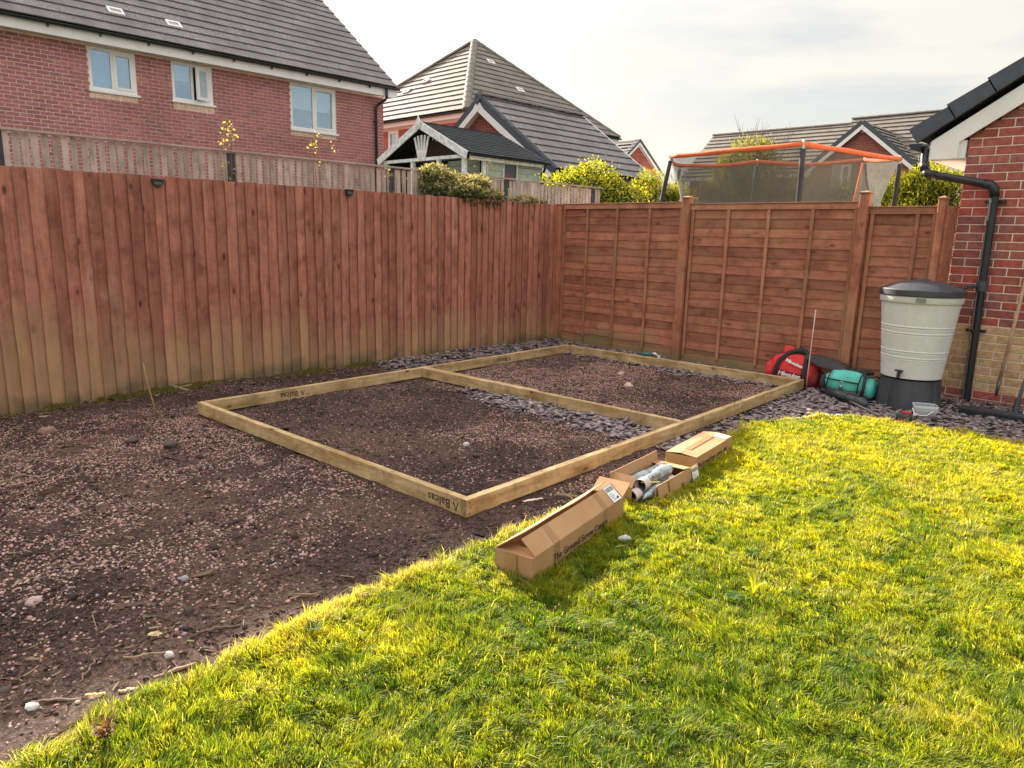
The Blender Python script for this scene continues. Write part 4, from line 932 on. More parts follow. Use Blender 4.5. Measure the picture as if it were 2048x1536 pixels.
for (Pe, S, nn) in ((Vector((-4.87, 5.41, 2.90)), S_r, n_r), (Vector((-10.09, 5.4065, 2.90)), S_l, n_l)):
    m = MB(); m.obox(Pe-nn*.285+S*.03, S*3.13, nn*.145, (0, -.025, 0)); m.build('bargeboard', M_['white'], gg)
    m = MB(); m.obox(Pe-nn*.24+S*.2+Vector((0, .031, 0)), S*2.9, nn*.03, (0, .16, 0)); m.build('soffit', M_['white'], gg)
    for k in range(9): 
        m = MB(); m.obox(Pe-nn*(.139-.0)+S*(k*.345+.005), S*.35, nn*.165, (0, .05, 0)); m.obox(Pe+nn*(.027)+S*(k*.345+.005)+Vector((0, .051, 0)), S*.35, nn*.03, (0, .06, 0)); m.build('verge_tile', M_['slateblue'], gg)
m = MB(); m.prism([(-7.48+.10*math.cos(a), 5.36, 4.68+.13*math.sin(a)) for a in np.linspace(0, 2*math.pi, 9)[:-1]], (0, .07, 0)); m.build('ridge_end_cap', M_['slateblue'], gg)
m = MB(); m.prism([(-7.66, 5.395, 4.46), (-7.48, 5.395, 4.60), (-7.30, 5.395, 4.46), (-7.48, 5.395, 4.40)], (0, .04, 0)); m.build('apex_plate', M_['white'], gg)
m = MB(); m.prism([(-4.85, 9.48, 2.95), (-7.48, 9.48, 4.80), (-10.11, 9.48, 2.95), (-10.0, 9.48, 2.88), (-7.48, 9.48, 4.66), (-4.96, 9.48, 2.88)], (0, .03, 0)); m.build('rear_verge', M_['white'], gg)
gutter(gg, (-4.81, 5.45, 2.87), (-4.81, 9.45, 2.87), (1, 0, 0))

# ------------------------------------------------------------------ summerhouse
sh = empty('summerhouse', (-4.76, 2.5, 0), 'pale green summerhouse with weathered white gable and dark roof behind the pale fence', 'summerhouse')
M_['mint'] = wood('mint_painted_board', (.50, .56, .47), (.42, .49, .41), (.3, .34, .28), grain=10, rnd=.06, knots=.01)
M_['shingle'] = roofmat('dark_felt_shingle', (.018, .021, .026), (.034, .040, .046), speck=(.08, .085, .09), amt=.3)
sa = math.atan(.46); scs, ss_ = math.cos(sa), math.sin(sa)
roof(sh, (-3.42, 1.44, 2.80), (0, 1, 0), (-scs, 0, ss_), 2.14, 1.34/scs, mat='shingle', gauge=.105, tw=.24, lift=.013, thick=.006, seed=10)
roof(sh, (-6.10, 1.44, 2.80), (0, 1, 0), (scs, 0, ss_), 2.14, 1.34/scs, mat='shingle', gauge=.105, tw=.24, lift=.013, thick=.006, maxobj=0)
m = MB(); m.box((-4.80, 1.44, 3.41), (-4.72, 3.58, 3.435)); m.build('ridge_strip', M_['shingle'], sh)
for sx in (1, -1):
    a0 = Vector((-4.76+sx*1.31, 1.42+.002*sx, 2.775)); a1 = Vector((-4.76+sx*.0, 1.42+.002*sx, 3.38))
    d = (a1-a0).normalized(); nn = Vector((-d.z*1, 0, d.x)) if sx > 0 else Vector((-d.z, 0, d.x)); nn = nn if nn.z > 0 else -nn
    o = bar('bargeboard', a0-d*.02, a1+d*.04, .135, .024, nn, M_['whitepaint'], sh)
m = MB(); m.prism([(-4.80, 1.405, 3.30), (-4.72, 1.405, 3.30), (-4.705, 1.405, 3.43), (-4.76, 1.405, 3.54), (-4.815, 1.405, 3.43)], (0, -.02, 0)); m.build('finial', M_['whitepaint'], sh)
bar('beam', (-6.0, 1.48, 2.76), (-3.50, 1.48, 2.76), .06, .05, (0, 0, 1), M_['whitepaint'], sh)
for x in (-3.575, -4.28, -5.05, -5.90): bar('post', (x, 1.50, .25), (x, 1.50, 2.73), .075, .07, (1, 0, 0), M_['whitepaint'], sh)
for k in range(5):
    a = (k-2)*.17; bar('sunray_slat', (-4.76+(k-2)*.045, 1.475, 2.795), (-4.76+math.sin(a)*.62, 1.475, 2.80+.40*math.cos(a*1.2)), .055, .012, (1, 0, .001), M_['whitepaint'], sh)
z = .25
while z < 2.74:          # side wall cladding facing +X, with a window opening
    for (a, b) in (((1.90, 2.40), (2.78, 3.46)) if 2.2 < z else ((1.90, 3.46),)):
        bar('cladding_board', (-3.515, a, z+.05), (-3.515, b, z+.05), .099, .014, (.16, 0, 1), M_['mint'], sh, ch=.002)
    z += .105
m = MB(); m.box((-3.60, 1.9, .2), (-3.53, 3.5, 2.25)); m.box((-3.60, 1.9, 2.25), (-3.53, 2.40, 2.77)); m.box((-3.60, 2.78, 2.25), (-3.53, 3.5, 2.77)); m.box((-5.95, 3.42, .2), (-3.6, 3.5, 2.77)); m.box((-5.98, 1.5, .2), (-5.92, 3.5, 2.77)); m.build('wall', M_['dark'], sh)
bar('corner_trim', (-3.50, 1.90, .25), (-3.50, 1.90, 2.74), .07, .05, (0, 1, 0), M_['whitepaint'], sh)
def frame4(root, name, O, U, w, h, t, d, Nn, mat):
    m = MB(); O = Vector(O); U = Vector(U); Z = Vector((0, 0, 1)); Nn = Vector(Nn)
    m.obox(O, U*w, Nn*d, Z*t); m.obox(O+Z*(h-t), U*w, Nn*d, Z*t); m.obox(O+Z*t, U*t, Nn*d, Z*(h-2*t)); m.obox(O+Z*t+U*(w-t), U*t, Nn*d, Z*(h-2*t)); return m.build(name, mat, root)
f = frame4(sh, 'window', (-3.52, 2.40, 2.24), (0, 1, 0), .38, .48, .025, .03, (1, 0, 0), M_['whitepaint']); m = MB(); m.box((-3.52, 2.425, 2.265), (-3.512, 2.755, 2.695)); m.build('pane', simple('dark_pane', (.03, .035, .045), .08), f)
z = .25
while z < 2.70:          # recessed front wall
    bar('cladding_board', (-4.62, 2.02, z+.05), (-3.62, 2.02, z+.05), .099, .014, (0, -.16, 1), M_['mint'], sh); z += .105
m = MB(); m.box((-5.92, 2.03, .2), (-3.6, 2.06, 2.77)); m.build('front_wall', M_['dark'], sh)
for (x0, x1) in ((-5.62, -5.05), (-4.92, -4.66)):
    f = frame4(sh, 'window', (x0, 2.03, 1.2), (1, 0, 0), x1-x0, 1.5, .03, .03, (0, -1, 0), M_['whitepaint']); m = MB(); m.box((x0+.03, 2.015, 1.23), (x1-.03, 2.022, 2.67)); m.build('pane', simple('dark_pane', (.03, .035, .045), .08), f)
m = MB(); m.prism([(-6.0, 2.0, 2.78), (-3.55, 2.0, 2.78), (-4.76, 2.0, 3.33)], (0, .03, 0)); m.build('gable_lining', simple('brown_boarding', (.13, .085, .06), .8), sh)
m = MB()
for k in range(9): m.tube([(-4.50+k*.10, 1.45, 3.16-.030*k-.03*math.sin(k)), (-4.50+k*.10, 1.45, 3.135-.030*k-.03*math.sin(k))], .009, 6)
m.build('string_lights', M_['white'], sh)
gutter(sh, (-3.37, 1.46, 2.79), (-3.37, 3.56, 2.79), (1, 0, 0), r=.035)
m = MB(); m.box((-3.435, 1.5, 2.70), (-3.415, 3.5, 2.765)); m.build('fascia', M_['whitepaint'], sh)
m = MB(); m.tube([(-3.38, 3.45, 2.77), (-3.42, 3.46, 2.66), (-3.47, 3.47, 2.60), (-3.47, 3.47, .1)], .025, 10); m.build('downpipe', M_['blackpl'], sh, smooth=True)

# ------------------------------------------------------------------ houses beyond the end fence
rt = math.atan(.81); rc, rs_ = math.cos(rt), math.sin(rt)
rh = empty('terraced_houses', (-6, 30, 0), 'row of brick houses with striped tiled roofs and a white-edged gable, beyond the trampoline', 'house')
m = MB(); m.box((-15.6, 28.9, -.1), (6, 35, 4.85)); m.prism([(-8.35, 28.05, -.1), (-4.25, 28.05, -.1), (-4.25, 28.05, 4.98), (-6.3, 28.05, 6.6), (-8.35, 28.05, 4.98)], (0, 3, 0)); m.build('wall', M_['mortar_l'], rh)
bricks(rh, (-8.35, 28.03, 0), (1, 0, 0), (0, -1, 0), 4.1, 2.4, 6.6, inside=lambda u, z: z < 4.95+(2.05-abs(u-2.05))*.80, holes=[(.83, 1.67, 3.86, 4.96)], matfn=lambda z: 'brick', maxobj=0)
bricks(rh, (-15.6, 28.88, 0), (1, 0, 0), (0, -1, 0), 7.2, 3.4, 4.8, matfn=lambda z: 'brick', maxobj=0)
window(rh, (-7.52, 28.0, 3.87), (1, 0, 0), (0, -1, 0), .84, 1.08, inner='half', recess=0.0, sill=True)
roof(rh, (-8.35, 28.55, 4.72), (1, 0, 0), (0, rc, rs_), 15, 3.5/rc, mat='tile2', maxobj=0, lift=.05, thick=.03, seed=12)
roof(rh, (-15.95, 28.55, 4.72), (1, 0, 0), (0, rc, rs_), 7.6, 3.17/rc, mat='tile2', maxobj=0, lift=.05, thick=.03, seed=13)
m = MB(); m.prism([(-15.9, 28.6, 4.7), (-15.9, 31.7, 7.2), (-15.9, 34.9, 4.7)], (7.5, 0, 0)); m.prism([(-8.3, 28.6, 4.7), (-8.3, 32.05, 7.48), (-8.3, 35.5, 4.7)], (14.9, 0, 0)); m.build('roof_body', M_['tile2'], rh)
ridge(rh, (-16.0, 31.72, 7.27), (-8.4, 31.72, 7.27), r=.14); ridge(rh, (-8.4, 32.05, 7.55), (6, 32.05, 7.55), r=.14)
bt = math.atan(.82); bc, bs = math.cos(bt), math.sin(bt)
roof(rh, (-3.90, 27.75, 4.78), (0, 1, 0), (-bc, 0, bs), 3.5, 2.4/bc, clips=[(1, -bc*.82/.81, .95)], mat='tile2', maxobj=0, lift=.06)
roof(rh, (-8.70, 27.75, 4.78), (0, 1, 0), (bc, 0, bs), 3.5, 2.4/bc, clips=[(1, -bc*.82/.81, .95)], mat='tile2', maxobj=0, lift=.06)
for sx in (1, -1):
    e = Vector((-6.3+sx*2.42, 27.68+.006*sx, 4.76)); S = Vector((-sx*bc, 0, bs)); nn = Vector((sx*bs, 0, bc))
    m = MB(); m.obox(e-nn*.26, S*3.05, nn*.15, (0, .04, 0)); m.build('bargeboard', M_['white'], rh); m = MB(); m.obox(e-nn*.109, S*3.12, nn*.20, (0, .06, 0)); m.build('verge', M_['slateblue'], rh)
m = MB(); m.box((-3.95, 28.45, 4.50), (6.4, 28.49, 4.68)); m.build('fascia', M_['white'], rh)
m = MB(); m.box((-15.9, 28.45, 4.50), (-8.75, 28.49, 4.68)); m.build('fascia', M_['white'], rh)
m = MB(); m.prism([(-6.42, 27.98, 6.30), (-6.18, 27.98, 6.30), (-6.3, 27.98, 6.48)], (0, -.05, 0)); m.build('gable_vent', M_['white'], rh)
dh = empty('distant_gabled_house', (-18, 27.3, 0), 'small distant brick gable and roof peeping out to the right of the pyramid-roofed house', 'house')
m = MB(); m.prism([(-18.2, 26.25, -.1), (-18.2, 26.25, 5.85), (-18.2, 27.33, 6.55), (-18.2, 29.6, 5.0), (-18.2, 29.6, -.1)], (-6, 0, 0)); m.build('wall', M_['mortar_l'], dh)
def ins(u, z): return (z < 5.85+u*.65 if u < 1.08 else z < 6.55-(u-1.08)*.69)
bricks(dh, (-18.18, 26.25, 0), (0, 1, 0), (1, 0, 0), 3.35, 3.9, 6.6, inside=ins, maxobj=0)
dt = math.atan(.74)
roof(dh, (-24, 25.3, 5.2), (1, 0, 0), (0, math.cos(dt), math.sin(dt)), 6.0, 2.03/math.cos(dt), mat='tile2', maxobj=0, lift=.07)
m = MB()
for a, b in (((25.2, 5.06), (27.33, 6.62)), ((27.33, 6.62), (30.0, 4.80))): m.prism([(-17.98, a[0], a[1]), (-17.98, b[0], b[1]), (-17.98, b[0], b[1]-.16), (-17.98, a[0], a[1]-.16)], (-.05, 0, 0))
m.build('bargeboard', M_['white'], dh)
m = MB()
for a, b in (((25.2, 5.20), (27.33, 6.78)), ((27.33, 6.78), (30.0, 4.96))): m.prism([(-17.95, a[0], a[1]), (-17.95, b[0], b[1]), (-17.95, b[0], b[1]-.15), (-17.95, a[0], a[1]-.15)], (-.30, 0, 0))
m.build('verge', M_['slateblue'], dh)

# ------------------------------------------------------------------ near garage on the right
ga = empty('brick_garage', (6.6, 2.5, 0), 'red and buff brick garage wall with dark verge tiles at the right edge', 'garage')
K = .655
m = MB(); m.prism([(4.592, .295, -.15), (8.6, .295, -.15), (8.6, .295, 4.6), (8.0, .295, 4.6), (4.592, .295, 2.36)], (0, 5, 0)); m.build('wall', M_['mortar'], ga)
bricks(ga, (4.585, .288, 0), (1, 0, 0), (0, -1, 0), 3.4, -.041, 4.5, inside=lambda u, z: z < 2.36+u*K, matfn=lambda z: 'brick' if z > .709 or z < .109 else 'buff', maxobj=260)
S = Vector((math.cos(math.atan(K)), 0, math.sin(math.atan(K)))); nn = Vector((-S.z, 0, S.x)); E0 = Vector((4.185, .225, 2.335))
m = MB(); m.prism([(4.29, .235, 2.17), (4.535, .235, 2.17), (4.535, .235, 2.34), (8.0, .235, 2.34+3.465*K), (8.0, .235, 2.50+3.465*K), (4.29, .235, 2.37)], (0, .03, 0)) if False else None
m = MB(); m.prism([(4.30, .228, 2.185), (4.525, .228, 2.185), (4.525, .228, 2.325), (8.0, .228, 2.325+3.475*K), (8.0, .228, 2.50+3.475*K), (4.30, .228, 2.345)], (0, .025, 0)); m.build('bargeboard', M_['white'], ga)
m = MB(); m.box((4.30, .254, 2.185), (4.58, .286, 2.34)); m.box((4.30, .287, 2.175), (4.585, 5.2, 2.19)); m.build('soffit', M_['white'], ga)
m = MB(); m.box((4.285, .254, 2.19), (4.299, 5.2, 2.34)); m.build('fascia', M_['white'], ga)
for k in range(14):
    e = E0+S*(k*.345)+nn*.012*0
    m = MB(); m.prism([e+nn*.0, e+S*.355+nn*0, e+S*.355+nn*.125, e+nn*.148], (0, -.045, 0)); m.prism([e+nn*.125, e+S*.355+nn*.105, e+S*.355+nn*.125, e+nn*.148], (0, .18, 0)); m.build('verge_tile', M_['slateblue'], ga)
roof(ga, (4.15, .25, 2.40), (0, 1, 0), S, 5.0, 4.8, mat='tile', maxobj=0, lift=.05)
gutter(ga, (4.185, .18, 2.325), (4.185, 5.2, 2.325), (-1, 0, 0), r=.058)
m = MB(); m.prism([(4.185+.058*math.cos(a), .172, 2.325-.058*math.sin(a)) for a in np.linspace(0, math.pi, 12)], (0, .012, 0)); m.build('gutter_end', M_['blackpl'], ga)
yp = .225
pts = [(4.235, .30, 2.30), (4.25, .26, 2.20), (4.262, .235, 2.13), (4.275, yp, 2.085), (4.31, yp, 2.055), (4.38, yp, 2.040), (4.76, yp, 1.958), (4.82, yp, 1.940), (4.853, yp, 1.91), (4.862, yp, 1.86), (4.872, yp, 1.0), (4.885, yp, -.04)]
m = MB(); m.tube(pts, .035, 16); dp = m.build('downpipe', M_['blackpl'], ga, smooth=True); smooth_by_angle(dp, 50)
for pj in ([(4.38, yp, 2.040), (4.31, yp, 2.055), (4.278, yp, 2.085)], [(4.765, yp, 1.957), (4.82, yp, 1.940), (4.852, yp, 1.905), (4.862, yp, 1.84)], [(4.262, .235, 2.16), (4.274, yp, 2.09)]):
    m = MB(); m.tube(pj, .0405, 16); m.build('pipe_joint', M_['blackpl'], dp, smooth=True)
for z in (1.80, .655):
    m = MB(); m.tube([(4.867, yp, z-.012), (4.867, yp, z+.012)], .0395, 16); m.box((4.79, .262, z-.012), (4.95, .276, z+.012)); m.tube([(4.935, .262, z), (4.935, .235, z)], .014, 10); m.build('pipe_clip', M_['blackpl'], dp)
m = MB(); m.tube([(4.872, yp, 1.015), (4.872, yp, 1.105)], .048, 18); m.tube([(4.84, yp-.01, 1.055), (4.80, .10, 1.055), (4.78, -.02, 1.04), (4.77, -.10, 1.015)], [.016]*4, 10); m.build('rain_diverter', M_['greyplastic'], dp)
# ------------------------------------------------------------------ trampoline
tp = empty('trampoline', (1.0, 4.5, .9), 'trampoline with orange top rail, dark poles and grey net behind the end fence', 'trampoline')
M_['orange'] = simple('orange_sleeve', (.80, .17, .06), .85, noise=.15, nscale=12)
M_['foam'] = simple('dark_foam_sleeve', (.035, .03, .032), .75, noise=.3, nscale=14, bump=.2)
M_['steel'] = simple('galvanised_steel', (.52, .55, .55), .35, metal=.8, noise=.15)
RP = [(-.19, 2.89, 2.70), (2.11, 2.50, 2.70), (2.54, 5.05, 2.70), (1.20, 7.33, 2.95), (-.16, 5.77, 2.85), (-1.17, 4.74, 2.75)]
cen = Vector((.9, 4.6, 0)); BP = []
for P in RP:
    v = Vector(P); d = Vector((v.x-cen.x, v.y-cen.y, 0)).normalized(); BP.append(v+d*(.24 if len(BP) != 2 else -.05)+Vector((0, 0, .86-v.z)))
ring = []; ring_o = []
for i in range(6):
    a = Vector(RP[i]); b = Vector(RP[(i+1) % 6]); seg = []
    sag = (.02, .025, .01, .05, .03, .02)[i]
    for k in range(13):
        s = k/12; p = a.lerp(b, s); o = (p-cen); o.z = 0; o.normalize(); seg.append(p+o*.07*math.sin(math.pi*s)-Vector((0, 0, sag*math.sin(math.pi*s)+.006*math.sin(9*s+i))))
    ring += seg[:-1]
    m = MB(); q = seg; m.tube(q, [.034+.003*math.sin(k*1.7) for k in range(len(q))], 10); m.build('top_rail', M_['orange'], tp, smooth=True)
for i, (P, B) in enumerate(zip(RP, BP)):
    P = Vector(P); top = P+Vector((0, 0, .03)); mid = P.lerp(B, .30)+(P-cen).normalized()*.03; mid.z = P.z-.55
    m = MB(); m.tube([top, P.lerp(mid, .16)], .018, 10); m.tube([P+Vector((0, 0, .02)), P+Vector((0, 0, .05))], [.022, .012], 10); m.build('pole_tip', M_['steel'], tp)
    m = MB(); m.tube([P.lerp(mid, .14), P.lerp(mid, .6), mid, mid.lerp(B, .5), B], .036, 12); m.build('pole', M_['orange'] if i == 2 and False else M_['foam'], tp, smooth=True)
    m = MB(); m.tube([B, Vector((B.x, B.y, 0))], .022, 10); m.build('leg', M_['steel'], tp)
# net: hangs inside the poles and draws in toward the mat
mm, t, p, o_ = newmat('safety_net'); L = t.links.new; p.inputs['Base Color'].default_value = (.145, .135, .11, 1); p.inputs['Roughness'].default_value = .9
tr = N(t, 'ShaderNodeBsdfTransparent'); ms = N(t, 'ShaderNodeMixShader'); tcn = N(t, 'ShaderNodeTexCoord'); br = N(t, 'ShaderNodeTexNoise'); br.inputs['Scale'].default_value = 3; L(tcn.outputs['Object'], br.inputs['Vector'])
L(mrange(t, br.outputs[0], .3, .7, .52, .66), ms.inputs[0]); L(tr.outputs[0], ms.inputs[1]); L(p.outputs[0], ms.inputs[2]); L(ms.outputs[0], o_.inputs[0]); M_['net'] = mm
m = MB(); n = len(ring); rows = 7
for r_ in range(rows):
    s = r_/(rows-1)
    for j, P in enumerate(ring):
        inn = .16*math.sin(math.pi*min(1, s*1.2))*.5+.10*s; q = P.lerp(Vector((cen.x, cen.y, P.z)), inn); m.v.append((q.x, q.y, P.z-.03-(P.z-.95)*s))
for r_ in range(rows-1):
    for j in range(n): m.f.append((r_*n+j, r_*n+(j+1) % n, (r_+1)*n+(j+1) % n, (r_+1)*n+j))
m.m = [0]*len(m.f); m.build('safety_net', M_['net'], tp, smooth=True)
m = MB(); m.prism([tuple(v) for v in [Vector(m_)*1 for m_ in [(r.x*.9+cen.x*.1, r.y*.9+cen.y*.1, .90) for r in ring]]], (0, 0, .02)); m.build('jumping_mat', M_['foam'], tp)
m = MB(); m.tube([(p_.x, p_.y, .9) for p_ in [B for B in BP]+[BP[0]]], .03, 8); m.build('base_ring', M_['steel'], tp)
a = Vector((2.03, 4.95, 2.66)); m = MB(); m.tube([a, a+Vector((-.02, -.1, -.5)), a+Vector((-.06, -.2, -1.0))], .020, 8); m.build('orange_strap', M_['orange'], tp, smooth=True)

# ------------------------------------------------------------------ water butt
BX, BY = 4.545, -.335
wb = empty('water_butt', (BX, BY, 0), 'pale grey wood-effect water butt with dark lid on a black stand', 'water butt')
mm, t, p, o_ = newmat('pale_woodgrain_plastic'); L = t.links.new; p.inputs['Roughness'].default_value = .5
tcn = N(t, 'ShaderNodeTexCoord'); mp_ = N(t, 'ShaderNodeMapping'); mp_.inputs['Scale'].default_value = (1, 1, .28); L(tcn.outputs['Object'], mp_.inputs[0])
wv = N(t, 'ShaderNodeTexNoise'); wv.inputs['Scale'].default_value = 13; wv.inputs['Detail'].default_value = 3; wv.inputs['Distortion'].default_value = 2.2; L(mp_.outputs[0], wv.inputs['Vector'])
rg = math_(t, 'FRACT', math_(t, 'MULTIPLY', wv.outputs[0], 14)); ed = mrange(t, rg, 0, .25, 0, 1)
L(mixc(t, ed, (.60, .60, .575), (.70, .715, .69)), p.inputs['Base Color']); bp_ = N(t, 'ShaderNodeBump'); bp_.inputs['Strength'].default_value = .5; bp_.inputs['Distance'].default_value = .003; L(ed, bp_.inputs['Height']); L(bp_.outputs[0], p.inputs['Normal']); M_['butt'] = mm
def gr(z):      # body radius
    return .243+.068*(z-.26)/(.93-.26)
prof = []
zz = [.262, .30, .36, .42, .452, .455, .461, .464, .472, .475, .481, .484, .55, .60, .655, .658, .664, .667, .675, .678, .684, .687, .74, .80, .86, .915, .918]
for z in [.262, .30, .36, .42]: prof.append((gr(z), z))
for zb in (.44, .495, .655, .710):
    for dz, dr in ((-.012, 0), (-.008, -.006), (0, -.006), (.004, .003), (.010, .003), (.014, 0)): prof.append((gr(zb)+dr, zb+dz))
    if zb in (.495,): prof += [(gr(.55), .55), (gr(.60), .60)]
prof += [(gr(.78), .78), (gr(.85), .85), (gr(.918), .918), (.322, .922), (.326, .928), (.328, .985), (.318, .99)]
prof = sorted(prof, key=lambda q: q[1]); m = MB(); m.lathe([(0.0, .262)]+prof, (BX, BY, 0), 64)
b_ = m.build('body', M_['butt'], wb, smooth=True); smooth_by_angle(b_, 40)
m = MB(); m.lathe([(.333, .978), (.338, .985), (.338, 1.030), (.330, 1.038), (.318, 1.036), (.30, 1.045), (.24, 1.076), (.15, 1.098), (.06, 1.108), (.055, 1.100), (.0, 1.100)], (BX, BY, 0), 64); b_ = m.build('lid', M_['greyplastic'], wb, smooth=True); smooth_by_angle(b_, 30)
m = MB(); m.tube([(BX-.05, BY, 1.108), (BX+.05, BY, 1.108)], .012, 8); m.build('lid_handle', M_['greyplastic'], wb)
def flute(a, z): return 1+.055*(abs(math.cos(a*4))**.5-.6)
m = MB(); m.lathe([(.268, .0), (.262, .04), (.248, .16), (.240, .262), (.225, .266), (.0, .266)], (BX, BY, G), 96, fn=flute); b_ = m.build('stand', M_['greyplastic'], wb, smooth=True); smooth_by_angle(b_, 40)
dv = Vector((CAM.x-BX, CAM.y-BY, 0)).normalized(); sv = Vector((-dv.y, dv.x, 0)); tapd = (dv*math.cos(.45)-sv*math.sin(.45)); tapd = (dv+sv*(-.35)).normalized()
q = Vector((BX, BY, .315))+tapd*.235
m = MB(); m.tube([q, q+tapd*.05], .014, 10); m.tube([q+tapd*.045+Vector((0, 0, .008)), q+tapd*.05-Vector((0, 0, .045))], .014, 10); ps_ = Vector((-tapd.y, tapd.x, 0)); m.obox(q+tapd*.035-ps_*.033+Vector((0, 0, .012)), ps_*.066, tapd*.02, (0, 0, .012)); m.build('tap', M_['blackpl'], wb)
q = Vector((BX, BY, .955))+(dv+sv*.0).normalized()*.3275; m = MB(); m.obox(q-sv*.038-Vector((0, 0, .022)), sv*.076, dv*.006, (0, 0, .036)); m.build('name_plate', simple('grey_plate', (.22, .23, .21), .6), wb)

# ------------------------------------------------------------------ cardboard boxes
M_['card'] = None
mm, t, p, o_ = newmat('cardboard'); L = t.links.new; p.inputs['Roughness'].default_value = .8; p.inputs['Specular IOR Level'].default_value = .2
tcn = N(t, 'ShaderNodeTexCoord'); nz = N(t, 'ShaderNodeTexNoise'); nz.inputs['Scale'].default_value = 5; nz.inputs['Detail'].default_value = 6; L(tcn.outputs['Object'], nz.inputs['Vector'])
L(ramp(t, nz.outputs[0], [(.3, (.385, .215, .105)), (.7, (.47, .28, .145))]), p.inputs['Base Color']); n2 = N(t, 'ShaderNodeTexNoise'); n2.inputs['Scale'].default_value = 14; L(tcn.outputs['Object'], n2.inputs['Vector']); bp_ = N(t, 'ShaderNodeBump'); bp_.inputs['Strength'].default_value = .35; bp_.inputs['Distance'].default_value = .006; L(n2.outputs[0], bp_.inputs['Height']); L(bp_.outputs[0], p.inputs['Normal']); M_['card'] = mm
M_['tape'] = simple('brown_tape', (.36, .20, .09), .35, noise=.15); M_['paper'] = simple('white_label', (.74, .75, .76), .6, noise=.04)
def axes(ya):
    global ex, wx
    ex = Vector((-math.sin(ya), math.cos(ya), 0)); wx = Vector((math.cos(ya), math.sin(ya), 0))
Zv = Vector((0, 0, 1)); TK = .004
def sheet(root, name, O, a, b, mat='card', thick=TK, bend=0.0, nb=8):
    """one card panel: corner O, edges a and b, thickness along the normal"""
    O = Vector(O); a = Vector(a); b = Vector(b); n = a.cross(b).normalized(); m = MB()
    for i in range(nb+1):
        s = i/nb; off = n*(bend*math.sin(math.pi*s)+bend*.35*math.sin(3.7*math.pi*s))
        m.v += [O+a*s, O+a*s+b+off, O+a*s+b+off+n*thick, O+a*s+n*thick]
    m.v = [tuple(v) for v in m.v]
    for i in range(nb):
        k = i*4; m.f += [(k+j, k+(j+1) % 4, k+4+(j+1) % 4, k+4+j) for j in range(4)]
    m.f += [(3, 2, 1, 0), tuple(nb*4+j for j in range(4))]; m.m = [0]*len(m.f)
    return m.build(name, M_[mat], root)
def label(root, O, a, b, parent=None):
    O = Vector(O); a = Vector(a); b = Vector(b); n = a.cross(b).normalized()
    m = MB(); m.obox(O+n*.0012, a, b, n*.0006); lb = m.build('label', M_['paper'], parent or root)
    m = MB(); A_ = a.normalized(); B_ = b.normalized(); la, lb_ = a.length, b.length; rs = random.Random(4)
    u = la*.08
    while u < la*.92: w = rs.uniform(.0012, .004); m.obox(O+n*.0019+A_*u+B_*lb_*.66, A_*w, B_*lb_*.26, n*.0003); u += w+rs.uniform(.0015, .004)
    for k in range(4): m.obox(O+n*.0019+A_*la*.1+B_*lb_*(.12+.12*k), A_*la*rs.uniform(.3, .8), B_*lb_*.03, n*.0003)
    m.obox(O+n*.0019+A_*la*.62+B_*lb_*.10, A_*la*.22, B_*lb_*.14, n*.0003)
    m.build('print', M_['ink'], parent or root); return lb
bz = G+.012
def carton(root, C, w, l, h):
    C = Vector((C[0], C[1], bz)); 
    sheet(root, 'side_panel', C+wx*(w-.001), ex*l, Zv*h, thick=-TK, bend=.0015)           # lawn side
    sheet(root, 'side_panel', C+wx*.001, ex*l, Zv*h, bend=.0015)
    sheet(root, 'end_panel', C+ex*.001, wx*w, Zv*h, thick=-TK, nb=3); sheet(root, 'end_panel', C+ex*(l-.001), wx*w, Zv*h, nb=3)
    sheet(root, 'base', C+Zv*.002, wx*w, ex*l, nb=3)
    return C
INKB = M_['ink']
# near box, flaps ajar
(c0, w, l, h, ya_) = BOXES[0]; axes(ya_); b1 = empty('cardboard_box', (c0[0], c0[1], G), 'long cardboard box with flaps ajar, nearest of the three in a row', 'cardboard box', 'cardboard boxes in a row')
C = carton(b1, c0, w, l, h); T_ = C+Zv*h
f1 = sheet(b1, 'flap', T_+wx*(w-.003)+ex*.02, ex*(l-.03), -wx*.070+Zv*.062, thick=.004, bend=.0015)
f2 = sheet(b1, 'flap', T_+wx*.003+ex*.005, ex*(l-.01), wx*.078+Zv*.058, thick=-.004, bend=.006)
sheet(b1, 'end_flap', T_+ex*.004+wx*.006, wx*(w-.012), ex*.10-Zv*.012, thick=-.004, nb=3)
sheet(b1, 'end_flap', T_+ex*(l-.004)+wx*.006, wx*(w-.012), ex*.09+Zv*.05, thick=.004, nb=3)
for v in (.16, .64):
    a = T_+wx*(w-.003)+ex*(v+.02); m = MB(); nn = (ex.cross(-wx*.070+Zv*.062)).normalized(); nn = nn if nn.dot(wx) > 0 else -nn
    m.obox(a+nn*.0052, ex*.045, (-wx*.070+Zv*.062)*.99, nn*.0006); m.obox(a+wx*.0038-Zv*h*.97, ex*.045, Zv*h*.96, wx*.0006); m.build('tape', M_['tape'], b1)
a = T_+wx*(w-.003)+ex*(l-.115); d = (-wx*.070+Zv*.062)
nn = ex.cross(d).normalized(); s_ = 1 if nn.dot(wx) > 0 else -1
label(b1, a+nn*s_*.0055+d*.03, (ex*.085) if s_ > 0 else d*.94, (d*.94) if s_ > 0 else ex*.085)
text('The Ground Screw Centre', .047, C+wx*(w+.0030)+ex*.17+Zv*.042, ex, Zv, INKB, b1, spacing=1.02)
m = MB(); m.obox(T_+wx*w*.45+ex*.0-wx*.028+Zv*.001-ex*.0052, wx*.056, ex*.001, -Zv*.10); m.build('tape', M_['tape'], b1)
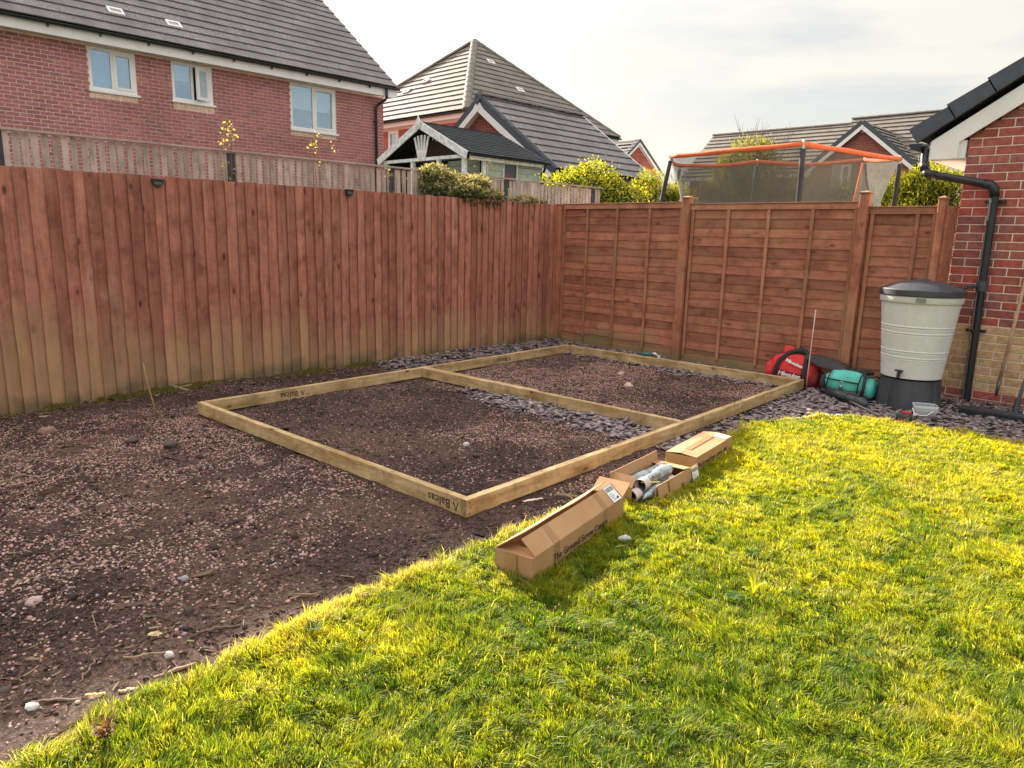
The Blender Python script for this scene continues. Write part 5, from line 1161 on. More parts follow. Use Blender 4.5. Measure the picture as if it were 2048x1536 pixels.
# far box, closed lid
(c0, w, l, h, ya_) = BOXES[1]; axes(ya_); b3 = empty('cardboard_box', (c0[0], c0[1], G), 'closed cardboard box with a white label on top, farthest of three', 'cardboard box', 'cardboard boxes in a row')
C = carton(b3, c0, w, l, h); T_ = C+Zv*h
sheet(b3, 'flap', T_+wx*(w-.002)+ex*.0, ex*l, -wx*(w*.5)+Zv*.010, thick=.004, bend=.001); sheet(b3, 'flap', T_+wx*.002, ex*l, wx*(w*.5)+Zv*.012, thick=-.004, bend=.001)
sheet(b3, 'end_flap', T_+ex*.004+wx*.006, wx*(w-.012), ex*.10-Zv*.008, thick=-.004, nb=3)
m = MB(); m.obox(T_+wx*(w*.5-.022)+Zv*.0150+ex*.10, wx*.044, ex*.40, Zv*.0008); m.build('tape', M_['tape'], b3)
label(b3, T_+wx*(w*.53)+ex*(l-.11)+Zv*.0140, wx*(w*.44)-Zv*.008, ex*.095)
text('The Ground Screw Centre - 865', .038, C+wx*(w+.0030)+ex*.03+Zv*.040, ex, Zv, INKB, b3, spacing=.98)
# middle box, open with the screws in it
(c0, w, l, h, ya_) = BOXES[2]; axes(ya_); b2 = empty('cardboard_box', (c0[0], c0[1], G), 'open cardboard box full of metal screws, middle one of the three', 'cardboard box', 'cardboard boxes in a row')
C = Vector((c0[0], c0[1], bz))
sheet(b2, 'side_panel', C+wx*.001, ex*l, Zv*h*.95, bend=.001); sheet(b2, 'side_panel', C+wx*(w-.001)+ex*.12, ex*(l-.12), Zv*h*.85, thick=-TK, bend=.001)
sheet(b2, 'base', C+Zv*.002, wx*w, ex*l, nb=3); sheet(b2, 'end_panel', C+ex*(l-.001), wx*w, Zv*h*.9, nb=3); sheet(b2, 'end_panel', C+ex*.001+wx*.01, wx*(w*.55), Zv*h*.9, thick=-TK, nb=3)
T_ = C+Zv*h*.95
sheet(b2, 'flap', T_+wx*.0+ex*.0, ex*l, -wx*.012+Zv*.055, thick=-.004, bend=.004)
fl = sheet(b2, 'flap', T_+wx*(w+.004)-Zv*.004+ex*.13, ex*(l-.04), wx*.022-Zv*.085, thick=.004, bend=.002)
sheet(b2, 'end_flap', T_+ex*(l-.002)-Zv*.004, wx*w, -ex*.085+Zv*.010, thick=.004, nb=3)
sheet(b2, 'end_flap', T_+ex*.0-Zv*.004, wx*w*.62, ex*.05+Zv*.050-wx*.01, thick=.004, nb=3)
d = wx*.022-Zv*.085; nn = ex.cross(d).normalized(); O_ = T_+wx*(w+.004)-Zv*.004+ex*(l-.01)
nn = nn if nn.dot(wx) > 0 else -nn
label(b2, O_+nn*.0055+d*.97+ex*.0, ex*.085, -d*.93); m = MB(); m.obox(O_-ex*.30+nn*.0052, ex*.03, d, nn*.0006); m.build('tape', M_['tape'], b2)
mm, t, p, o_ = newmat('galvanised_screw'); p.inputs['Metallic'].default_value = .75; p.inputs['Roughness'].default_value = .38; L = t.links.new
tcn = N(t, 'ShaderNodeTexCoord'); nz = N(t, 'ShaderNodeTexNoise'); nz.inputs['Scale'].default_value = 22; nz.inputs['Detail'].default_value = 5; L(tcn.outputs['Object'], nz.inputs['Vector'])
L(ramp(t, nz.outputs[0], [(.3, (.20, .24, .25)), (.65, (.44, .48, .48))]), p.inputs['Base Color']); L(mrange(t, nz.outputs[0], .3, .7, .5, .28), p.inputs['Roughness']); M_['galv'] = mm
M_['pinkpl'] = simple('pinkish_collar', (.62, .50, .48), .5)
def screw(lb, O, yaw, tilt=0, L_=.60, rad=.034, flip=False):
    O = Vector(O); r = empty('ground_screw', O, lb, 'ground screw', 'ground screws in the open box')
    X = Vector((math.cos(yaw)*math.cos(tilt), math.sin(yaw)*math.cos(tilt), math.sin(tilt))); X = -X if flip else X
    Yv = Zv.cross(X).normalized(); Z2 = X.cross(Yv); n = 28; m = MB(); k = 150
    for i in range(k+1):
        s = L_*i/k
        base = rad if s > .36*L_ else rad*(.12+.88*min(1, s/(.30*L_)))
        for j in range(n):
            a = 2*math.pi*j/n; th_ = 0
            if .05*L_ < s < .56*L_:
                ph = (s/.027-a/(2*math.pi)) % 1.0; th_ = .0085*max(0, 1-abs(ph-.5)/.22)
            rr = base+th_
            m.v.append(tuple(O+X*s+Yv*rr*math.cos(a)+Z2*rr*math.sin(a)))
    for i in range(k):
        for j in range(n): m.f.append((i*n+j, i*n+(j+1) % n, (i+1)*n+(j+1) % n, (i+1)*n+j))
    m.f.append(tuple(range(n))[::-1]); m.m = [0]*len(m.f); m.build('shaft', M_['galv'], r, smooth=True)
    m = MB(); m.tube([O+X*(L_-.055), O+X*(L_+.012)], rad+.0025, 28, cap=False); m.tube([O+X*(L_-.054), O+X*(L_+.011)], rad-.002, 28, cap=False); 
    m.build('rim_collar', M_['pinkpl'], r, smooth=True)
    m = MB(); m.tube([O+X*(L_-.03), O+X*(L_-.029)], rad-.003, 20); m.build('bore', M_['dark'], r)
    for q in (0, 2.1, 4.2): 
        m = MB(); c_ = O+X*(L_-.10)+(Yv*math.cos(q+.9)+Z2*math.sin(q+.9))*(rad-.003); d_ = (Yv*math.cos(q+.9)+Z2*math.sin(q+.9)); m.tube([c_, c_+d_*.0045], .006, 10); m.build('hole', M_['dark'], r)
ya = math.atan2(ex.y, ex.x)
screw('ground screw at the back of the open box, collar at the far end', C+wx*.050+ex*.055+Zv*.070, ya, L_=.45, rad=.033)
screw('ground screw in the middle of the open box, collar toward the near end', C+wx*.118+ex*.545+Zv*.086, ya+.02, L_=.44, flip=True, rad=.033)
screw('ground screw whose hollow tube end shows at the near end of the open box', C+wx*.130+ex*.50+Zv*.040, ya-.03, L_=.47, flip=True, rad=.032)
screw('ground screw with its pointed tip showing at the near end of the box', C+wx*.180+ex*.03+Zv*.040, ya+.06, L_=.40, rad=.024)
m = MB(); pts = [C+wx*(.13+.012*k)+ex*(.10+k*.02)+Zv*(.104-.002*k) for k in range(6)]; m.tube(pts, .003, 6); tag(m.build('yellow_strap', simple('yellow_plastic', (.75, .62, .12), .4), smooth=True), 'thin yellow plastic strap lying loose over the ground screws', 'strap')

# ------------------------------------------------------------------ tool bags against the fence
def bagmat(name, col, b=.5): return simple(name, col, .75, noise=.22, nscale=9, bump=b, bscale=16, bdist=.012)
M_['redcloth'] = bagmat('red_nylon', (.62, .028, .030)); M_['darkred'] = bagmat('dark_red_nylon', (.22, .015, .022)); M_['teal'] = bagmat('turquoise_nylon', (.10, .50, .42)); M_['black'] = bagmat('black_webbing', (.018, .018, .020), .3); M_['dkgrey'] = bagmat('charcoal_nylon', (.045, .040, .040), .3)
def softbody(root, name, C, ax, ay, az, mat, sq=3.2, seed=0, top=1.0, dimple=.05, n=44, mm=24, ztop=None):
    """soft super-ellipsoid body with creases"""
    C = Vector(C); ax, ay, az = Vector(ax), Vector(ay), Vector(az); m = MB()
    def sp(v, e): return math.copysign(abs(v)**e, v)
    for i in range(mm+1):
        ph = -math.pi/2+math.pi*i/mm
        for j in range(n):
            th2 = 2*math.pi*j/n; e = 2/sq
            x, y, z = sp(math.cos(ph), e)*sp(math.cos(th2), e), sp(math.cos(ph), e)*sp(math.sin(th2), e), sp(math.sin(ph), e*1.1)
            d = 1+dimple*(float(fbm(x*3+seed, y*3+z*2.7, seed+3))-.5)*2+.05*abs(float(vnoise(x*7+z*5+seed, y*4-z*6, seed+8))-.5)
            if z > 0: y *= 1-.35*z*top; z *= 1-.10*(x*x)
            m.v.append(tuple(C+ax*x*d+ay*y*d+az*z*d))
    for i in range(mm):
        for j in range(n): m.f.append((i*n+j, i*n+(j+1) % n, (i+1)*n+(j+1) % n, (i+1)*n+j))
    m.m = [0]*len(m.f); return m.build(name, M_[mat], root, smooth=True)
rb = empty('tool_bag', (3.42, -.19, G), 'large red tool bag with black straps and white lettering slumped against the end fence', 'tool bag')
softbody(rb, 'body', (3.43, -.185, .12), (.255, 0, 0), (0, .125, 0), (0, 0, .165), 'redcloth', seed=2, dimple=.09)
softbody(rb, 'base_panel', (3.44, -.185, .025), (.262, 0, 0), (0, .133, 0), (0, 0, .045), 'darkred', seed=3, sq=4, top=0)
softbody(rb, 'end_pocket', (3.20, -.20, .10), (.05, 0, .01), (0, .10, 0), (0, 0, .105), 'redcloth', seed=5, dimple=.15)
softbody(rb, 'end_pocket', (3.66, -.20, .08), (.05, 0, 0), (0, .11, 0), (0, 0, .09), 'darkred', seed=6, dimple=.12)
softbody(rb, 'top_tab', (3.35, -.16, .295), (.060, 0, -.01), (0, .045, 0), (0, 0, .068), 'redcloth', seed=7, dimple=.1)
softbody(rb, 'top_tab', (3.60, -.15, .270), (.055, 0, -.01), (0, .045, 0), (0, 0, .050), 'redcloth', seed=8, dimple=.1)
def strap(root, pts, w, nrm, name='strap', mat='black', th=.006):
    pts = [Vector(p) for p in pts]; m = MB(); nrm = Vector(nrm).normalized()
    for i, p in enumerate(pts):
        t_2 = (pts[min(i+1, len(pts)-1)]-pts[max(i-1, 0)]).normalized(); s = nrm.cross(t_2).normalized()*w/2; nn_ = t_2.cross(s).normalized()*th
        m.v += [tuple(p-s), tuple(p+s), tuple(p+s+nn_), tuple(p-s+nn_)]
    for i in range(len(pts)-1):
        k = i*4; m.f += [(k+j, k+(j+1) % 4, k+4+(j+1) % 4, k+4+j) for j in range(4)]
    m.f += [(3, 2, 1, 0), tuple(4*(len(pts)-1)+j for j in range(4))]; m.m = [0]*len(m.f); return m.build(name, M_[mat], root, smooth=True)
strap(rb, [(3.27, -.325, -.01), (3.285, -.325, .12), (3.31, -.30, .22), (3.37, -.23, .30), (3.45, -.18, .33), (3.54, -.18, .32)], .045, (0, -1, .2)); strap(rb, [(3.585, -.325, -.01), (3.58, -.325, .13), (3.575, -.28, .23), (3.55, -.20, .315), (3.46, -.17, .345)], .045, (0, -1, .2))
strap(rb, [(3.19, -.20, .20), (3.30, -.16, .285), (3.45, -.14, .30), (3.62, -.16, .27), (3.68, -.18, .20)], .028, (0, -.4, 1), 'zip_strip', 'black')
strap(rb, [(3.27, -.322, .13), (3.43, -.322, .118), (3.60, -.322, .10)], .010, (0, -1, 0), 'zip', 'black', th=.004)
WHT = simple('white_print', (.80, .80, .80), .6, noise=.02)
text('Milwaukee', .062, (3.320, -.334, .082), (1, 0, -.06), (0, 0, 1), WHT, rb, shear=.25, spacing=.86, bold=.0012, depth=.0012)
m = MB(); m.prism([(3.38, -.334, .072), (3.55, -.334, .060), (3.55, -.334, .067)], (0, -.0012, 0)); m.build('underline', WHT, rb)
text('Milwaukee', .050, (3.375, -.309, .225), (1, .0, -.30), (.05, .30, 1), WHT, rb, shear=.25, spacing=.86, bold=.0008, depth=.0012)
sh_ = empty('rubber_sheet', (3.74, -.3, .23), 'dark curved rubber sheet resting across the red and turquoise bags', 'sheet')
m = MB(); n = 14
for i in range(n+1):
    s = i/n; 
    for q in range(5):
        v = q/4; p_ = Vector((3.56, -.315, .292)).lerp(Vector((3.99, -.33, .215)), s)+Vector((0, .14*v, .02*v+.035*math.sin(math.pi*s)*(1-.5*v)-.10*v*0)); p_ += Vector((0, 0, -.035*math.sin(math.pi*s)*(v < .1)))
        if v < .3: p_.z -= .05*math.sin(math.pi*min(1, s*1.1))
        m.v.append(tuple(p_))
for i in range(n):
    for q in range(4): m.f.append((i*5+q, i*5+q+1, (i+1)*5+q+1, (i+1)*5+q))
m.m = [0]*len(m.f); o = m.build('sheet', M_['dkgrey'], sh_, smooth=True); md = o.modifiers.new('thick', 'SOLIDIFY'); md.thickness = .006
gb = empty('tool_bag', (4.03, -.40, G), 'turquoise tool bag with charcoal base and black side strap lying beside the water butt', 'tool bag')
softbody(gb, 'body', (4.04, -.40, .125), (.205, 0, .0), (0, .115, 0), (0, 0, .110), 'teal', seed=12, dimple=.07, sq=3.0)
softbody(gb, 'base_panel', (4.05, -.415, .025), (.235, 0, 0), (0, .128, 0), (0, 0, .052), 'dkgrey', seed=13, sq=3, top=0, dimple=.1)
softbody(gb, 'end_pocket', (4.24, -.42, .10), (.06, 0, 0), (0, .10, 0), (0, 0, .090), 'teal', seed=15, dimple=.12)
softbody(gb, 'end_pocket', (3.83, -.40, .09), (.035, 0, 0), (0, .10, 0), (0, 0, .085), 'black', seed=16, dimple=.15)
softbody(gb, 'handle_bundle', (4.12, -.37, .232), (.12, 0, .0), (0, .05, 0), (0, 0, .022), 'black', seed=17, dimple=.3)
for x in (3.885, 4.165): strap(gb, [(x, -.523, .03), (x+.005, -.522, .12), (x+.012, -.49, .20), (x+.015, -.44, .232)], .010, (0, -1, .1), 'piping')
strap(gb, [(3.875, -.520, .155), (4.02, -.524, .150), (4.17, -.520, .145)], .013, (0, -1, 0), 'zip', 'dkgrey'); strap(gb, [(4.02, -.528, .03), (4.025, -.53, .09)], .032, (0, -1, 0), 'buckle_tab', 'dkgrey')
strap(gb, [(4.215, -.535, .03), (4.225, -.535, .12), (4.22, -.50, .20), (4.19, -.43, .25)], .028, (0, -1, .2)); strap(gb, [(4.23, -.50, .20), (4.29, -.42, .22), (4.34, -.36, .17)], .012, (0, -1, .2))
m = MB(); m.tube([(4.025+.020*math.cos(a), -.532, .125+.020*math.sin(a)) for a in np.linspace(0, 6.3, 13)], .0035, 6); m.tube([(4.025, -.535, .105), (4.025, -.535, .085)], .006, 8); m.build('ring_clip', M_['steel'], gb, smooth=True)

# ------------------------------------------------------------------ pipe, bar, tub, battery
pp = empty('pipe_fitting', (4.12, -.62, G), 'short thick black plastic pipe with collar and bent end lying on the slate', 'pipe')
a, b = Vector((3.93, -.54, .035)), Vector((4.26, -.74, .032)); d = (b-a).normalized(); hz = lambda x, y: float(height(x, y))
m = MB(); m.tube([a, a+(b-a)*.62], .036, 22); m.build('barrel', M_['greyplastic'], pp, smooth=True).data
m = MB(); m.tube([a+(b-a)*.60, a+(b-a)*.66], .041, 22); m.tube([a+(b-a)*.66, b], .033, 22); m.build('collar', M_['greyplastic'], pp)
m = MB(); m.tube([b-d*.02, b+d*.03, b+d*.055+Vector((.01, .01, -.012)), b+d*.065+Vector((.02, .02, -.035))], [.038, .042, .040, .036], 20); m.build('elbow', M_['greyplastic'], pp, smooth=True)
m = MB(); m.tube([(3.845, -.36, .012), (4.53, -1.08, .010)], .0125, 14); tag(m.build('metal_bar', simple('dull_steel_bar', (.16, .15, .14), .45, metal=.6), smooth=True), 'thin grey metal bar lying on the slate in front of the thick black pipe', 'metal bar')
tb = empty('plastic_tub', (4.80, -.80, G), 'small clear plastic tub with a white handle standing on the slate by the garage', 'plastic tub')
mm, t, p, o_ = newmat('clear_plastic'); L = t.links.new; p.inputs['Base Color'].default_value = (.75, .78, .80, 1); p.inputs['Roughness'].default_value = .25; tr = N(t, 'ShaderNodeBsdfTransparent'); ms = N(t, 'ShaderNodeMixShader'); ms.inputs[0].default_value = .38; L(tr.outputs[0], ms.inputs[1]); L(p.outputs[0], ms.inputs[2]); L(ms.outputs[0], o_.inputs[0]); M_['clear'] = mm
def rrect(cx, cy, z, a, b, r, n=6):
    P = []
    for (sx, sy, a0) in ((1, 1, 0), (-1, 1, 90), (-1, -1, 180), (1, -1, 270)):
        for k in range(n+1): an = R(a0+90*k/n); P.append((cx+sx*(a-r)+r*math.cos(an), cy+sy*(b-r)+r*math.sin(an), z))
    return P
def loft(root, name, rings, mat, cap0=True, cap1=False, smooth=True, rotc=None, rot=0):
    m = MB(); n = len(rings[0])
    for rg_ in rings: m.v += rg_
    for i in range(len(rings)-1): m.f += [(i*n+j, i*n+(j+1) % n, (i+1)*n+(j+1) % n, (i+1)*n+j) for j in range(n)]
    if cap0: m.f.append(tuple(range(n))[::-1])
    if cap1: m.f.append(tuple(range((len(rings)-1)*n, len(rings)*n)))
    m.m = [0]*len(m.f)
    if rotc: c, s = math.cos(rot), math.sin(rot); m.v = [(rotc[0]+(x-rotc[0])*c-(y-rotc[1])*s, rotc[1]+(x-rotc[0])*s+(y-rotc[1])*c, z) for x, y, z in m.v]
    return m.build(name, mat, root, smooth=smooth)
c_ = (4.81, -.79); tz = .0
loft(tb, 'tub', [rrect(*c_, tz, .072, .062, .022), rrect(*c_, tz+.045, .078, .068, .022), rrect(*c_, tz+.092, .083, .073, .022)], M_['clear'], rotc=c_, rot=.45)
loft(tb, 'rim', [rrect(*c_, tz+.088, .088, .078, .024), rrect(*c_, tz+.106, .090, .080, .024), rrect(*c_, tz+.108, .082, .072, .022), rrect(*c_, tz+.090, .081, .071, .022), rrect(*c_, tz+.088, .088, .078, .024)], M_['clear'], cap0=False, rotc=c_, rot=.45)
loft(tb, 'screws_inside', [rrect(*c_, tz+.004, .068, .058, .02), rrect(*c_, tz+.034, .072, .062, .02)], simple('loose_screws', (.13, .12, .13), .5, metal=.5, noise=.9, nscale=70, bump=1, bscale=90, bdist=.01), cap1=True, rotc=c_, rot=.45)
m = MB(); m.tube([(4.735, -.86, .075), (4.755, -.885, .045), (4.80, -.895, .030), (4.85, -.875, .035), (4.885, -.84, .07)], .0035, 8); m.build('handle', M_['white'], tb, smooth=True); m = MB(); m.obox((4.755, -.892, .022), (.026, -.004, 0), (0, -.003, 0), (0, 0, .022)); m.build('handle_tag', M_['white'], tb)
bt_ = empty('battery_pack', (4.74, -1.10, G), 'small black and red tool battery on the slate in front of the clear tub', 'battery')
c_ = (4.745, -1.10)
loft(bt_, 'case', [rrect(*c_, .0, .052, .034, .008), rrect(*c_, .062, .052, .034, .008), rrect(*c_, .068, .046, .028, .008)], M_['greyplastic'], cap1=True, rotc=c_, rot=-.22)
loft(bt_, 'top_shoe', [rrect(c_[0]+.005, c_[1]+.012, .069, .034, .018, .004), rrect(c_[0]+.005, c_[1]+.012, .084, .032, .016, .004)], simple('red_shoe', (.50, .03, .03), .5), cap1=True, rotc=c_, rot=-.22)
m = MB(); c2, s2 = math.cos(-.22), math.sin(-.22); q = Vector((c_[0]+(-.032)*c2-(-.0345)*s2, c_[1]+(-.032)*s2+(-.0345)*c2, .012)); m.obox(q, (.064*c2, .064*s2, 0), (-(-.0015)*s2, -.0015*c2, 0), (0, 0, .016)); m.build('red_stripe', simple('red_stripe', (.65, .02, .07), .5), bt_)
m = MB(); m.obox(q+Vector((0, 0, .020)), (.064*c2, .064*s2, 0), (-(-.0012)*s2, -.0012*c2, 0), (0, 0, .010)); m.build('green_stripe', simple('green_stripe', (.03, .13, .06), .5), bt_)

# ------------------------------------------------------------------ rakes and brush by the garage wall
rk = empty('wooden_rake', (5.10, .1, G), 'rake with pale wooden handle and thin wire frame leaning on the garage wall', 'rake')
hw = wood('ash_handle', (.50, .34, .24), (.38, .24, .16), (.2, .12, .08), grain=30, knots=.01)
m = MB(); m.tube([(5.135, .145, .235), (5.165, .19, .70), (5.20, .235, 1.30), (5.215, .250, 1.65)], .0145, 14); m.build('handle', hw, rk, smooth=True)
m = MB(); m.tube([(5.128, .135, .11), (5.136, .147, .245)], [.011, .0175], 14); m.build('socket', M_['steel'] if False else simple('socket_steel', (.13, .12, .12), .5, metal=.5), rk, smooth=True)
wire = simple('rusty_wire', (.26, .17, .13), .6, metal=.3)
m = MB(); m.tube([(5.128, .135, .115), (5.05, .08, .085), (4.985, .03, .065), (4.968, .0, .035), (4.96, -.04, .0)], .0035, 6); m.tube([(5.128, .135, .115), (5.20, .10, .075), (5.27, .05, .03)], .0035, 6); m.tube([(4.985, .03, .065), (5.24, .09, .045)], .003, 6); m.build('wire_frame', wire, rk, smooth=True)
lv = empty('lawn_leveller', (5.3, -.1, G), 'wide black slatted brush head with a grey metal handle beside the garage wall', 'brush')
A_ = Vector((4.955, -.10, G+.035)); dd = Vector((.80, .10, -.0)).normalized(); pd = Vector((.10, -.99, 0)).normalized()
a0 = Vector((4.955, -.20, G+.022)); dd = Vector((5.62-4.955, .02, 0)).normalized(); pd = Vector((dd.y, -dd.x, 0))
m = MB(); m.obox(a0+Vector((0, 0, -.02)), dd*.95, pd*.15, (0, 0, .052)); m.build('head', M_['blackpl'], lv)
for k in range(5):
    m = MB(); m.obox(a0+pd*(.008+.029*k)+Vector((0, 0, .0322)), dd*.94, pd*.020, (0, 0, .012)); m.build('slat', M_['greyplastic'], lv)
m = MB(); m.tube([(5.335, -.145, .02), (5.335, -.125, .15)], [.030, .020], 14); m.obox((5.27, -.19, .010), (.13, 0, 0), (0, .09, 0), (0, 0, .022)); m.build('socket', M_['greyplastic'], lv, smooth=False)
m = MB(); m.tube([(5.335, -.125, .13), (5.40, .08, .75), (5.45, .235, 1.30)], .0145, 14); m.build('handle', simple('grey_tube', (.30, .34, .36), .4, metal=.5), lv, smooth=True)
cb = empty('compost_bag', (5.62, -.05, G), 'pale printed bag standing at the right edge beside the brush', 'bag')
m = MB(); m.prism([(5.385, -.17, 0), (5.60, -.20, 0), (5.60, -.16, .42), (5.43, -.13, .40)], (.02, .08, 0)); m.build('sack', simple('pale_blue_sack', (.58, .66, .72), .5, noise=.1), cb)
m = MB(); m.prism([(5.40, -.1745, .01), (5.58, -.2, .01), (5.58, -.195, .05), (5.44, -.174, .055)], (0, -.002, 0)); m.build('printed_band', simple('brown_print', (.22, .10, .07), .5), cb)

# ------------------------------------------------------------------ rods, fence-foot tool
m = MB(); m.tube([(3.626, -.336, -.03), (3.628, -.334, .20), (3.630, -.332, .46), (3.634, -.33, .77)], [.0055, .006, .0055, .005], 10)
o = empty('marker_rod', (3.626, -.336, G), 'thin pinkish white rod standing upright by the far corner of the timber frame', 'rod'); m.build('rod', simple('pinkish_white_rod', (.66, .47, .44), .5), o, smooth=True)
o = empty('garden_cane', (.783, -5.48, G), 'thin brown garden cane leaning upright by the near left corner of the timber frame', 'cane')
m = MB(); m.tube([(.785, -5.48, -.04), (.76, -5.50, .12), (.742, -5.52, .26), (.718, -5.53, .40)], [.0075, .006, .005, .0035], 8); m.build('cane', simple('bamboo', (.34, .20, .10), .6), o, smooth=True)
o = empty('garden_trowel', (1.68, -.12, G), 'teal handled garden tool lying at the foot of the end fence', 'hand tool')
m = MB(); m.tube([(1.52, -.16, .03), (1.60, -.15, .045), (1.66, -.15, .05)], [.016, .022, .02], 10); m.build('grip', simple('teal_grip', (.05, .20, .22), .5), o, smooth=True)
m = MB(); m.tube([(1.66, -.15, .05), (1.72, -.14, .06), (1.77, -.14, .03)], [.018, .026, .008], 10); m.build('blade', M_['steel'], o, smooth=True); m = MB(); m.box((1.765, -.16, .02), (1.792, -.135, .055)); m.build('tag', M_['white'], o)

# ------------------------------------------------------------------ stones, scraps, roots
def rock(name, lb, cat, P, s, col, flat=.7, seed=0, grp=None):
    V, T = subdiv(S1_V, S1_T); r = np.random.default_rng(seed); d = 1+.42*(fbm(V[:, 0]*1.9+seed, V[:, 1]*1.9+V[:, 2]*2.3, seed)-.5)*2+r.normal(0, .075, len(V))
    V = V*d[:, None]*np.array([s, s*.75, s*flat]); a = r.uniform(0, 3); c, s_ = math.cos(a), math.sin(a); V[:, :2] = V[:, :2] @ np.array([[c, -s_], [s_, c]]).T
    V += np.array([P[0], P[1], float(height(P[0], P[1]))+s*flat*.45]); o = np_mesh(name, V, T, simple(name+'_mat', col, .85, noise=.3, nscale=30, bump=.5, bscale=60, bdist=.004)); tag(o, lb, cat, grp); return o
rock('stone', 'pale pinkish rough lump of stone at the left edge of the soil', 'stone', (3.37, -6.86), .030, (.52, .36, .32), .75, 1)
rock('stone', 'small white stone inside the near half of the timber frame', 'stone', (2.86, -4.18), .026, (.50, .44, .40), .7, 2)
rock('stone', 'cream stone in the far half of the timber frame, nearer the cross beam', 'stone', (2.42, -1.65), .042, (.58, .43, .33), .7, 3)
rock('stone', 'cream stone in the far half of the timber frame, nearer the end fence', 'stone', (1.98, -1.17), .040, (.56, .42, .34), .5, 4)
rock('stone', 'round brown stone just outside the near beam of the timber frame', 'stone', (2.40, -5.46), .028, (.24, .15, .13), .7, 5)
rock('stone', 'smooth grey pebble among the gravel left of the lawn edge', 'stone', (3.54, -6.36), .020, (.30, .28, .30), .7, 6)
rock('stone', 'small chalky white stone beside a piece of bark near the lawn edge', 'stone', (4.07, -6.62), .018, (.50, .46, .42), .8, 7)
rock('stone', 'dark clod of earth near the left fence, the left one of two', 'clod', (1.48, -5.89), .045, (.09, .062, .055), .5, 8)
rock('stone', 'dark clod of earth near the left fence, the right one of two', 'clod', (1.73, -5.74), .05, (.095, .066, .058), .45, 9)
rock('stone', 'pinkish brick fragment lying against the left fence at the frame edge', 'brick fragment', (.75, -6.20), .06, (.30, .16, .13), .6, 10)
def chunk(name, lb, cat, P, Q, w, h, col, seed, wob=.004):
    P = Vector((P[0], P[1], float(height(*P))+h*.35)); Q = Vector((Q[0], Q[1], float(height(*Q))+h*.35)); d = (Q-P); s = Zv.cross(d).normalized(); r = random.Random(seed); m = MB(); n = 9
    for i in range(n+1):
        t2_ = i/n; c = P+d*t2_+Vector((0, 0, r.uniform(-wob, wob)*.5))+s*r.uniform(-wob, wob); k = (.55+.45*math.sin(math.pi*min(max(t2_, .08), .92)))*r.uniform(.85, 1.1)
        for q in range(6): an = q*math.pi/3+r.uniform(-.25, .25); m.v.append(tuple(c+s*(w/2*k*math.cos(an))+Zv*(h/2*k*math.sin(an))))
    for i in range(n): m.f += [(i*6+j, i*6+(j+1) % 6, (i+1)*6+(j+1) % 6, (i+1)*6+j) for j in range(6)]
    m.f += [(5, 4, 3, 2, 1, 0), tuple(n*6+j for j in range(6))]; m.m = [0]*len(m.f); return tag(m.build(name, simple(name+'_m', col, .85, noise=.35, nscale=25, bump=.5)), lb, cat)
chunk('bark_piece', 'long brown piece of bark lying at the lawn edge', 'bark', (4.15, -6.70), (4.17, -6.57), .024, .014, (.24, .14, .085), 1)
chunk('bark_piece', 'twisted brown bark strip left of the white chalky stone', 'bark', (3.99, -6.74), (4.04, -6.61), .016, .010, (.27, .17, .10), 2, .006)
chunk('bark_piece', 'dark reddish bark slab on the gravel left of the pale wood block', 'bark', (3.58, -6.64), (3.66, -6.54), .030, .012, (.13, .070, .055), 3)
chunk('wood_scrap', 'pale squarish wood scrap lying on the gravel', 'wood scrap', (3.86, -6.61), (3.905, -6.585), .036, .010, (.56, .42, .22), 4)
chunk('wood_scrap', 'orange-brown wood chunk close to the grass at the lower left', 'wood scrap', (4.12, -6.89), (4.15, -6.84), .022, .014, (.52, .32, .13), 5)
chunk('wood_scrap', 'pale split wood chunk just right of the orange-brown one', 'wood scrap', (4.17, -6.81), (4.185, -6.755), .020, .014, (.46, .33, .19), 6)
chunk('wood_scrap', 'short pale timber offcut on the soil beside the right-hand frame beam', 'wood scrap', (3.88, -4.68), (3.93, -4.57), .017, .012, (.66, .58, .44), 7, .001)
chunk('root', 'long pale root lying on the soil at the lower left', 'root', (4.03, -7.02), (4.13, -6.88), .010, .010, (.26, .17, .12), 8, .006)
chunk('root', 'thin bent twig lying above the long pale root', 'twig', (4.02, -6.88), (3.93, -6.80), .008, .008, (.24, .15, .11), 9, .006)
chunk('root', 'thin pale twig at the far lower left corner of the soil', 'twig', (3.91, -7.08), (3.84, -6.95), .006, .006, (.36, .26, .19), 10, .005)
chunk('root', 'dark forked branch lying right of the pale wood scrap', 'branch', (4.0, -6.50), (4.05, -6.36), .014, .012, (.10, .062, .05), 11, .008)
rock('plastic_scrap', 'crumpled clear plastic wrapper on the grass against the nearest cardboard box', 'plastic wrapper', (4.60, -4.73), .030, (.55, .56, .56), .8, 12)
rock('plastic_scrap', 'small crumpled white plastic scrap on the soil at the lower left', 'plastic scrap', (4.06, -7.02), .022, (.48, .46, .44), .45, 13)
rock('stone', 'flat sandy stone half sunk in the lawn', 'stone', (5.58, -3.34), .022, (.42, .32, .22), .4, 14)

